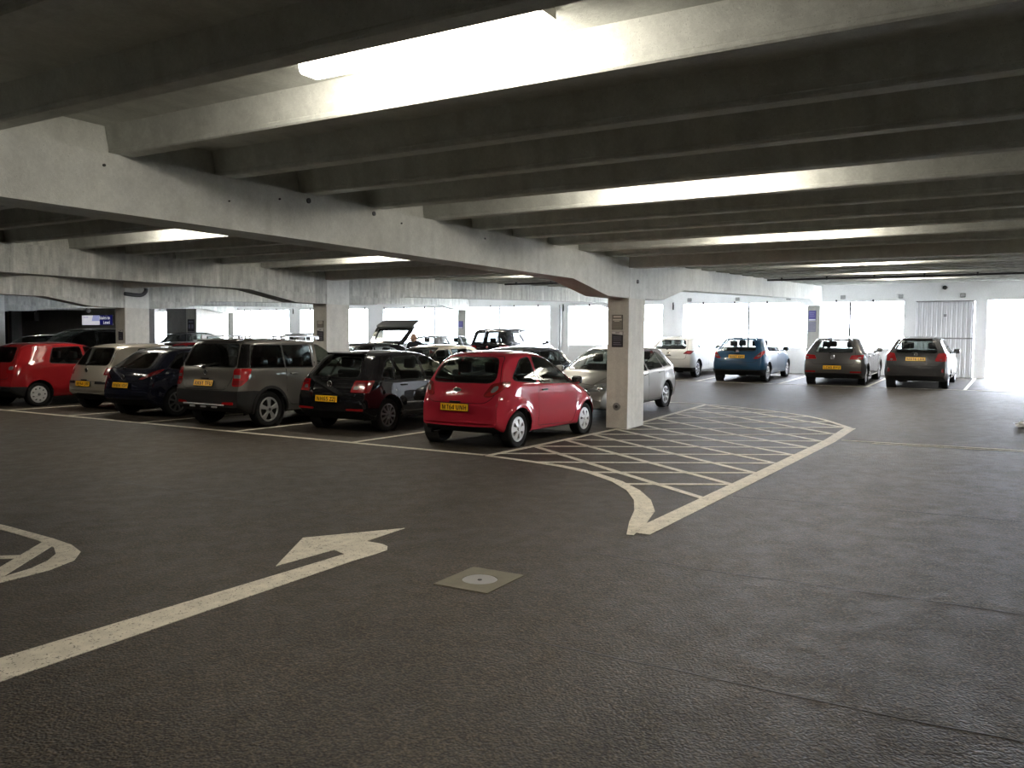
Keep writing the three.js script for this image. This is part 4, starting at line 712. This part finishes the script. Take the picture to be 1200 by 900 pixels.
{ // raised tailgate of that car: a glazed frame hinged at the roof with a bent lower panel
  const o = bootCar.o, c = 4.3 / 2, g = new THREE.Group(); g.name = 'raised_tailgate'; o.add(g); g.position.set(0, 1.42, c - 0.60);
  const loop = (pts, hole, depth) => { const s = new THREE.Shape(outline(pts, 0.06, 4).map((p) => new THREE.Vector2(...p))); if (hole) s.holes.push(new THREE.Path(outline(hole, 0.06, 4).map((p) => new THREE.Vector2(...p)))); return new THREE.ExtrudeGeometry(s, { depth, bevelEnabled: true, bevelSize: 0.012, bevelThickness: 0.012, bevelSegments: 2 }); };
  const up = part('tailgate_frame', loop([[-0.60, 0], [0.60, 0], [0.68, 0.62], [-0.68, 0.62]], [[-0.49, 0.07], [0.49, 0.07], [0.57, 0.55], [-0.57, 0.55]], 0.045), P.black, g, [0, 0, 0], [0.78, 0, 0]);
  part('tailgate_glass', new THREE.PlaneGeometry(1.08, 0.5), M.glass, up, [0, 0.31, 0.02]);
  const low = loop([[-0.68, 0], [0.68, 0], [0.66, 0.36], [0.56, 0.44], [-0.56, 0.44], [-0.66, 0.36]], null, 0.09), q = low.attributes.position;
  for (let i = 0; i < q.count; i++) q.setZ(i, q.getZ(i) - 0.12 * q.getX(i) * q.getX(i)); low.computeVertexNormals();
  part('tailgate_panel', low, P.midGrey, g, [0, 0.43, 0.42], [1.12, 0, 0]);
  for (const sd of [-1, 1]) part('gas_strut', new THREE.CylinderGeometry(0.012, 0.016, 0.62, 8), M.steel, o, [sd * 0.58, 1.42, c - 0.40], [0.5, 0, 0]);
}
placeCar('hatchback_car', 'dark hatchback with chrome window line in the middle row behind the navy hatchback', 'car', { ...hatch({ L: 4.2, H: 1.52 }), W: 1.74, paint: P.blueBlack, wheel: 'spoke7', sealMat: M.chrome }, -21.0, -19.8, 1);
placeCar('hatchback_car', 'red car mostly hidden in the middle row behind the silver beige hatchback', 'car', { ...hatch({ L: 3.9, H: 1.43 }), W: 1.67, paint: P.redHatch, wheel: 'cover6' }, -23.7, -19.7, 1);
placeCar('people_carrier_car', 'tall black people carrier in the middle row behind the red hatchback', 'car', {
  ...hatch({ L: 4.6, H: 1.86, ra: 0.9, fa: 3.7, yb: 1.08, yc: 1.12, xt: 0.34, xs: 3.0, cowlX: 3.75, xB: 2.35, dark: true, yh: 0.96 }), W: 1.82, R: 0.33, paint: P.black, wheel: 'spoke7', tumble: 0.2, sealMat: M.rubber }, -28.0, -19.9, 1);
placeCar('hatchback_car', 'dark car beside the black people carrier in the middle row', 'car', { ...hatch({ L: 4.2, H: 1.62 }), W: 1.74, paint: P.navy, wheel: 'spoke7' }, -31.4, -19.8, 1);
// ---- outer wall row, noses to the wall
placeCar('hatchback_car', 'dark grey hatchback parked in front of the ribbed white shutter', 'car', {
  ...hatch({ L: 3.9, H: 1.5, ra: 0.68, fa: 3.18, yb: 1.0, xt: 0.50 }), W: 1.70, paint: P.darkGrey, R: 0.295, plate: [0.86, 'MA16 LXR'], badge: [0.99, 'none'], wheel: 'spoke8',
  tail: { p: [[0.52, 0.80], [0.88, 0.80], [1.0, 0.96], [0.98, 1.04], [0.62, 1.02]], r: 0.04, inner: [{ p: [[0.66, 0.83], [0.74, 0.83], [0.74, 0.86], [0.66, 0.86]], m: M.clearLens }] },
  strips: [{ name: 'rear_reflector', corner: true, p: [[0.72, 0.50], [0.80, 0.48], [0.80, 0.60], [0.74, 0.60]], m: M.redDark }], spoiler: [0.54, 1.435, 0.78],
}, -2.8, -26.7);
placeCar('hatchback_car', 'brownish grey hatchback with low yellow plate next to the dark grey one by the shutter', 'car', {
  ...hatch({ L: 4.2, H: 1.48, ra: 0.78, fa: 3.35, yb: 0.98, xt: 0.56 }), W: 1.78, paint: P.grey, R: 0.31, plate: [0.56, 'LC60 RYU'], badge: [0.86, 'ring'], wheel: 'spoke7',
  tail: { p: [[0.50, 0.80], [0.98, 0.80], [1.06, 0.94], [0.56, 0.92]], r: 0.03, inner: [{ p: [[0.78, 0.84], [0.88, 0.84], [0.88, 0.87], [0.78, 0.87]], m: M.clearLens }] }, fog: [[0.56, 0.40], [0.9, 0.40], [0.9, 0.45], [0.56, 0.45]],
}, -5.1, -26.95);
placeCar('hatchback_car', 'metallic blue hatchback with large red tail lights by the outer wall', 'car', {
  ...hatch({ L: 4.03, H: 1.47, ra: 0.74, fa: 3.28, yb: 0.98, xt: 0.58, doorsN: 3 }), W: 1.72, paint: P.teal, R: 0.295, plate: [0.83, 'MA07 EAY'], badge: [0.99, 'none'], wheel: 'spoke8', kr: 0.14, rbow: 0.13, aerial: 0.9,
  tail: { p: [[0.56, 0.76], [0.74, 0.76], [1.06, 0.92], [1.10, 1.02], [0.84, 0.98]], r: 0.04, inner: [{ p: [[0.68, 0.82], [0.78, 0.82], [0.86, 0.88], [0.76, 0.88]], m: M.clearLens }] }, clad: [[[-0.4, 0.1], [0.74, 0.1], [0.74, 0.40], [-0.4, 0.42]]],
}, -8.05, -27.05);
placeCar('hatchback_car', 'white three-door hatchback with dark rear window by the outer wall', 'car', {
  ...hatch({ L: 4.03, H: 1.43, ra: 0.76, fa: 3.22, yb: 0.98, xt: 0.68, doorsN: 3 }), W: 1.70, paint: P.white, R: 0.30, badge: [0.85, 'disc'], wheel: 'spoke7', rearGlass: M.glass, bumperMat: undefined, mirrorMat: P.white,
  tail: { p: [[0.54, 0.84], [0.84, 0.82], [1.06, 0.93], [0.70, 0.96]], r: 0.03, m: M.redDark, inner: [{ p: [[0.66, 0.86], [0.82, 0.86], [0.9, 0.9], [0.7, 0.92]], m: M.red }] }, clad: [[[-0.4, 0.1], [0.80, 0.1], [0.80, 0.36], [-0.4, 0.38]]],
}, -10.7, -27.95);
placeCar('suv_car', 'black off-road car with upright windows by the outer wall pier', 'car', {
  ...hatch({ L: 4.4, H: 1.74, ra: 0.85, fa: 3.5, yb: 1.08, yc: 1.10, xt: 0.24, xb: 0.06, xs: 2.75, cowlX: 3.3, xB: 2.2, yh: 1.0 }), W: 1.86, R: 0.35, paint: P.black, wheel: 'spoke5', tumble: 0.2, sill: 0.3, rearGlass: M.privacy, wins: [{ p: [[2.40, 1.15], [3.02, 1.15], [2.72, 1.50], [2.40, 1.52]] }, { p: [[1.40, 1.16], [2.12, 1.15], [2.12, 1.52], [1.40, 1.52]] }, { p: [[0.50, 1.17], [1.10, 1.16], [1.10, 1.52], [0.58, 1.51]] }] }, -17.75, -27.3);
placeCar('saloon_car', 'mid grey car by the outer wall beyond the raised tailgate', 'car', { ...hatch({ L: 4.3, H: 1.46 }), W: 1.75, paint: P.midGrey, wheel: 'spoke7' }, -20.9, -27.2);
placeCar('hatchback_car', 'silver car by the outer wall seen above the grey estate roof', 'car', { ...hatch({ L: 4.2, H: 1.52 }), W: 1.74, paint: P.silver, wheel: 'spoke7' }, -28.6, -27.2);
placeCar('hatchback_car', 'black car by the outer wall near the dark stair block', 'car', { ...hatch({ L: 4.2, H: 1.52 }), W: 1.76, paint: P.black, wheel: 'spoke7' }, -36.6, -27.2);

// ---------------------------------------------------------------- signs, stair block, pipes, person
function textTexture(w, h, draw) { const cv = document.createElement('canvas'); cv.width = w; cv.height = h; draw(cv.getContext('2d'), w, h); const t = new THREE.CanvasTexture(cv); t.colorSpace = THREE.SRGBColorSpace; return t; }
function sign(label, x0, x1, y0, y1, z, tex, group) {
  const o = thing('sign', label, 'sign', group, [(x0 + x1) / 2, y0, z]);
  part('board', rbox(x1 - x0, y1 - y0, 0.012, 0.004, 1), M.plastic, o, [0, (y1 - y0) / 2, 0.006]);
  part('printed_face', new THREE.PlaneGeometry(x1 - x0 - 0.01, y1 - y0 - 0.01), std({ map: tex, roughness: 0.5 }), o, [0, (y1 - y0) / 2, 0.0135]);
}
const bars = (x, rows) => { for (const [y, a, b, h] of rows) x.fillRect(a, y, b - a, h); };
const noticeA = textTexture(96, 128, (x, w, h) => { x.fillStyle = '#7d776e'; x.fillRect(0, 0, w, h); x.fillStyle = '#d9d2c4'; bars(x, [[8, 12, 84, 14], [36, 6, 90, 12], [52, 20, 70, 6]]); x.fillStyle = '#8d887f'; bars(x, [[70, 8, 86, 4], [84, 8, 80, 4], [98, 8, 84, 4], [112, 8, 60, 4]]); });
const noticeB = textTexture(96, 128, (x, w, h) => { x.fillStyle = '#2c2a31'; x.fillRect(0, 0, w, h); x.fillStyle = '#c9c7c4'; x.beginPath(); x.moveTo(0, 0); x.lineTo(96, 0); x.lineTo(96, 30); x.lineTo(0, 20); x.fill(); x.fillStyle = '#4a474f'; bars(x, [[8, 30, 66, 6]]); x.fillStyle = '#6d6a76'; bars(x, [[44, 12, 84, 4], [58, 12, 80, 4], [72, 12, 84, 4], [90, 12, 76, 7], [106, 12, 84, 7]]); });
const purple = textTexture(96, 128, (x, w, h) => { x.fillStyle = '#6b66a8'; x.fillRect(0, 0, w, h); x.fillStyle = '#8d89c0'; bars(x, [[20, 14, 80, 10], [44, 14, 70, 8], [66, 14, 80, 8]]); x.fillStyle = '#f2f2f6'; bars(x, [[108, 4, 92, 16]]); });
const greyNotice = textTexture(96, 128, (x, w, h) => { x.fillStyle = '#a19fae'; x.fillRect(0, 0, w, h); x.fillStyle = '#83808f'; bars(x, [[14, 12, 84, 6], [32, 12, 80, 6], [50, 12, 84, 6], [72, 12, 70, 6], [94, 12, 84, 6]]); });
sign('grey notice with two pale headings on the pillar beside the red small car', -6.81, -6.59, 1.88, 2.16, -14.84, noticeA);
sign('dark notice with a slanted white header on the pillar beside the red small car', -6.81, -6.58, 1.55, 1.85, -14.84, noticeB);
sign('dark notice with a slanted white header on the pillar behind the grey estate', -14.43, -14.22, 1.60, 1.90, -14.84, noticeB);
sign('grey notice above the dark notice on the pillar behind the grey estate', -14.43, -14.22, 1.92, 2.08, -14.84, noticeA);
sign('dark notice with white header on the pillar behind the silver beige hatchback', -22.08, -21.87, 1.56, 1.86, -14.84, noticeB);
sign('purple notice on the outer wall pillar between the blue and brownish grey hatchbacks', -6.86, -6.60, 2.43, 2.80, -31.75, purple);
sign('pale grey notice below the purple one on the outer wall pillar', -6.86, -6.60, 2.04, 2.40, -31.75, greyNotice);
sign('purple notice on the outer wall pillar beyond the raised tailgate', -22.18, -21.92, 2.15, 2.48, -31.75, purple);
{ // stair block on the far left
  const w = structure('wall_core', 'dark stair block at the far end of the middle rows', 'wall');
  part('core_front', boxAt(-51.4, -45.2, 0.3, 3.6, -28.6, -28.2), M.greyWall, w);
  part('core_side', boxAt(-51.6, -51.3, 0.3, 3.6, -28.4, -27.6), M.greyWall, w);
  part('core_panel', boxAt(-45.2, -41.6, 0.3, 3.6, -28.6, -28.1), M.greyWall, w);
  part('core_back', boxAt(-61.5, -51.4, 0.3, 3.6, -28.6, -28.3), M.greyWall, w);
  part('core_return', boxAt(-61.5, -44.0, 0.3, 3.9, -32.2, -31.9), M.greyWall, w);
  part('core_door', boxAt(-52.9, -51.7, 0.35, 3.1, -28.3, -28.22), M.cream, w);
  part('plant_room', boxAt(-40.36, -38.72, 0.3, 3.62, -30.6, -30.0), M.greyWall, w);
  part('plant_room_side', boxAt(-38.72, -37.9, 0.3, 3.62, -31.8, -30.0), M.pillar, w);
  const o = thing('sign', 'wide white and navy sign reading Stairs to Level on the stair block', 'sign', undefined, [-43.63, 2.25, -28.1]);
  part('board', rbox(2.8, 0.56, 0.05, 0.01), M.steel, o, [0, 0.28, 0.025]);
  const t = textTexture(512, 104, (x, W, H) => { x.fillStyle = '#f3f1fa'; x.fillRect(0, 0, W, H); x.fillStyle = '#aab0dd'; x.beginPath(); x.moveTo(190, 0); x.lineTo(300, 0); x.lineTo(300, 62); x.lineTo(165, 62); x.fill(); x.fillStyle = '#14155a'; x.fillRect(300, 0, 212, H); x.fillStyle = '#ffffff'; x.font = 'bold 44px sans-serif'; x.textAlign = 'right'; x.fillText('Stairs to', 470, 44); x.fillText('Level', 470, 94); x.fillStyle = '#b9b7c8'; x.fillRect(20, 14, 90, 12); });
  part('printed_face', new THREE.PlaneGeometry(2.76, 0.52), std({ map: t, emissive: 0xffffff, emissiveMap: t, emissiveIntensity: 0.25, roughness: 0.4 }), o, [0, 0.28, 0.052]);
  const s2 = textTexture(64, 96, (x) => { x.fillStyle = '#22222c'; x.fillRect(0, 0, 64, 96); x.fillStyle = '#77778a'; bars(x, [[14, 10, 54, 10], [40, 8, 28, 34], [40, 36, 56, 34]]); });
  sign('small dark notice on the pale plant room wall', -38.6, -38.05, 1.95, 2.60, -30.0, s2);
  const cam = thing('security_camera', 'white dome camera above the stairs sign', 'camera', undefined, [-44.3, 3.05, -27.98]);
  part('dome', new THREE.SphereGeometry(0.12, 16, 12), M.white, cam); part('mount', new THREE.CylinderGeometry(0.05, 0.07, 0.2, 12), M.white, cam, [0, 0.16, 0]); part('arm', boxAt(-0.04, 0.04, 0.15, 0.23, -0.14, 0), M.white, cam);
  const bx = thing('junction_box', 'pale grey service box on the stair block wall', 'box', undefined, [-49.9, 2.5, -28.195]); part('case', rbox(0.9, 0.5, 0.3, 0.03), M.greyWall, bx, [0, 0.25, 0.15]); part('cable_pipe', new THREE.CylinderGeometry(0.05, 0.05, 0.6, 10), M.greyWall, bx, [0.3, 0.75, 0.12]);
}
{ // pipe bend on the third beam
  const o = thing('drain_pipe', 'dark grey drain pipe bend fixed to the beam above the silver beige hatchback', 'pipe', undefined, [-21.78, 2.84, -15.25]);
  const curve = new THREE.CatmullRomCurve3([[0.07, 0.02, 0.45], [0.07, 0.0, 0.1], [0.07, 0.02, -0.1], [0.09, 0.12, -0.2], [0.09, 0.32, -0.22]].map((p) => new THREE.Vector3(...p)));
  part('bend', new THREE.TubeGeometry(curve, 30, 0.055, 12), M.darkMetal, o); part('collar', new THREE.CylinderGeometry(0.07, 0.07, 0.06, 14), M.steel, o, [0.09, 0.22, -0.22]);
}
{ // fixing holes in the side of the main beam, conduits under the rising deck
  const b = scene.getObjectByName('trim_3');
  for (const [y, z, r] of [[3.06, -4.24, 0.012], [3.06, -6.13, 0.01], [3.1, -6.53, 0.028], [3.1, -7.56, 0.026], [3.05, -8.06, 0.01], [3.06, -9.88, 0.012], [2.95, -5.5, 0.008]]) part('fixing_socket', new THREE.CylinderGeometry(r, r, 0.02, 12).rotateZ(Math.PI / 2), M.darkMetal, b, [-6.467, y, z]);
  for (const [z, x0, x1] of [[-24.3, -6.4, 1.0], [-21.9, -13.6, -7.1]]) {
    const o = thing('conduit', z < -24 ? 'thin dark conduit slung under the ribs before the outer wall' : 'thin dark conduit slung under the ribs behind the pillar', 'conduit', undefined, [0, 3.12 + rise(z), z]);
    part('tube', new THREE.CylinderGeometry(0.025, 0.025, x1 - x0, 10).rotateZ(Math.PI / 2), M.darkMetal, o, [(x0 + x1) / 2, 0, 0]); for (let x = x0 + 0.4; x < x1; x += 1.2) part('clip', boxAt(-0.02, 0.02, -0.03, 0.06, -0.03, 0.03), M.darkMetal, o, [x, 0, 0]);
  }
}
{ // person at the open tailgate
  const p = thing('person', 'person in a dark jacket standing at the raised tailgate', 'person', undefined, [-15.9, rise(-20.6), -20.6]);
  function blob(bones, size, center, res) { // smooth union of tapered capsules, meshed on a grid
    const mc = new MarchingCubes(res, M.coat, false, false, 60000); mc.isolation = 0; const n = mc.size, h = mc.halfsize;
    for (let k = 0; k < n; k++) for (let j = 0; j < n; j++) for (let i = 0; i < n; i++) {
      const x = (i - h) / h * size + center[0], y = (j - h) / h * size + center[1], z = (k - h) / h * size + center[2]; let s = 0;
      for (const [a, b, ra, rb, sq = 1] of bones) { const dx = b[0] - a[0], dy = b[1] - a[1], dz = b[2] - a[2], t = Math.max(0, Math.min(1, ((x - a[0]) * dx + (y - a[1]) * dy + (z - a[2]) * dz) / (dx * dx + dy * dy + dz * dz))); const d = Math.hypot(x - a[0] - dx * t, y - a[1] - dy * t, (z - a[2] - dz * t) * sq) - ra - (rb - ra) * t; s += Math.exp(-d * 42); }
      mc.field[i + j * n + k * n * n] = Math.log(Math.max(s, 1e-30)) / 42;
    }
    mc.update(); const c = mc.count, pos = Float32Array.from(mc.positionArray.subarray(0, c * 3)), nor = Float32Array.from(mc.normalArray.subarray(0, c * 3));
    for (let i = 0; i < c * 3; i++) pos[i] = pos[i] * size + center[i % 3];
    const g = new THREE.BufferGeometry(); g.setAttribute('position', new THREE.BufferAttribute(pos, 3)); g.setAttribute('normal', new THREE.BufferAttribute(nor, 3)); g.setAttribute('uv', new THREE.BufferAttribute(new Float32Array(c * 2), 2)); return g;
  }
  const body = blob([[[0, 0.95, 0], [0, 1.28, 0.10], 0.155, 0.165, 1.35], [[-0.15, 1.34, 0.13], [0.15, 1.34, 0.13], 0.085, 0.085], [[0, 1.35, 0.14], [0, 1.46, 0.19], 0.055, 0.05],
    [[-0.19, 1.34, 0.13], [-0.25, 1.08, 0.22], 0.06, 0.048], [[-0.25, 1.08, 0.22], [-0.17, 0.98, 0.44], 0.045, 0.035], [[0.19, 1.34, 0.13], [0.25, 1.08, 0.22], 0.06, 0.048], [[0.25, 1.08, 0.22], [0.17, 0.98, 0.44], 0.045, 0.035],
    [[-0.09, 0.9, 0], [-0.10, 0.48, 0.02], 0.095, 0.065], [[-0.10, 0.48, 0.02], [-0.10, 0.09, -0.02], 0.062, 0.045], [[0.09, 0.9, 0], [0.10, 0.48, 0.02], 0.095, 0.065], [[0.10, 0.48, 0.02], [0.10, 0.09, -0.02], 0.062, 0.045],
    [[-0.10, 0.05, -0.04], [-0.11, 0.045, 0.14], 0.045, 0.04], [[0.10, 0.05, -0.04], [0.11, 0.045, 0.14], 0.045, 0.04]], 0.9, [0, 0.8, 0.1], 96);
  part('body', body, M.coat, p);
  const head = blob([[[0, 1.51, 0.20], [0, 1.57, 0.19], 0.075, 0.082, 0.9], [[0, 1.47, 0.235], [0, 1.50, 0.245], 0.048, 0.05], [[0, 1.40, 0.16], [0, 1.5, 0.19], 0.052, 0.05], [[0, 1.53, 0.285], [0, 1.50, 0.30], 0.012, 0.016], [[-0.085, 1.54, 0.19], [-0.085, 1.51, 0.19], 0.014, 0.012], [[0.085, 1.54, 0.19], [0.085, 1.51, 0.19], 0.014, 0.012]], 0.2, [0, 1.53, 0.2], 56);
  const hd = part('head', head, M.skin, p); for (const s of [-1, 1]) part('eye', new THREE.SphereGeometry(0.011, 10, 8), M.plastic, hd, [s * 0.032, 1.545, 0.277]); part('mouth', rbox(0.045, 0.008, 0.01, 0.003, 1), M.redDark, hd, [0, 1.468, 0.285]);
  part('hair', blob([[[0, 1.56, 0.165], [0, 1.60, 0.18], 0.076, 0.066, 0.95]], 0.16, [0, 1.57, 0.18], 36), std({ color: lin(0.30, 0.24, 0.18), roughness: 0.9 }), p);
  for (const sd of [-1, 1]) part('hand', blob([[[sd * 0.17, 0.98, 0.45], [sd * 0.165, 0.965, 0.52], 0.034, 0.032], ...[-1.5, -0.5, 0.5, 1.5].map((k, i) => [[sd * 0.165 + k * 0.019, 0.962, 0.53], [sd * 0.165 + k * 0.022, 0.925, 0.575 + (i === 1 || i === 2 ? 0.015 : 0)], 0.0095, 0.008]), [[sd * 0.14, 0.975, 0.475], [sd * 0.115, 0.95, 0.525], 0.012, 0.009]], 0.13, [sd * 0.16, 0.96, 0.51], 48), M.skin, p);
}

scene.traverse((o) => { if (o.isMesh) { o.castShadow = true; o.receiveShadow = true; } });
renderer.render(scene, camera);
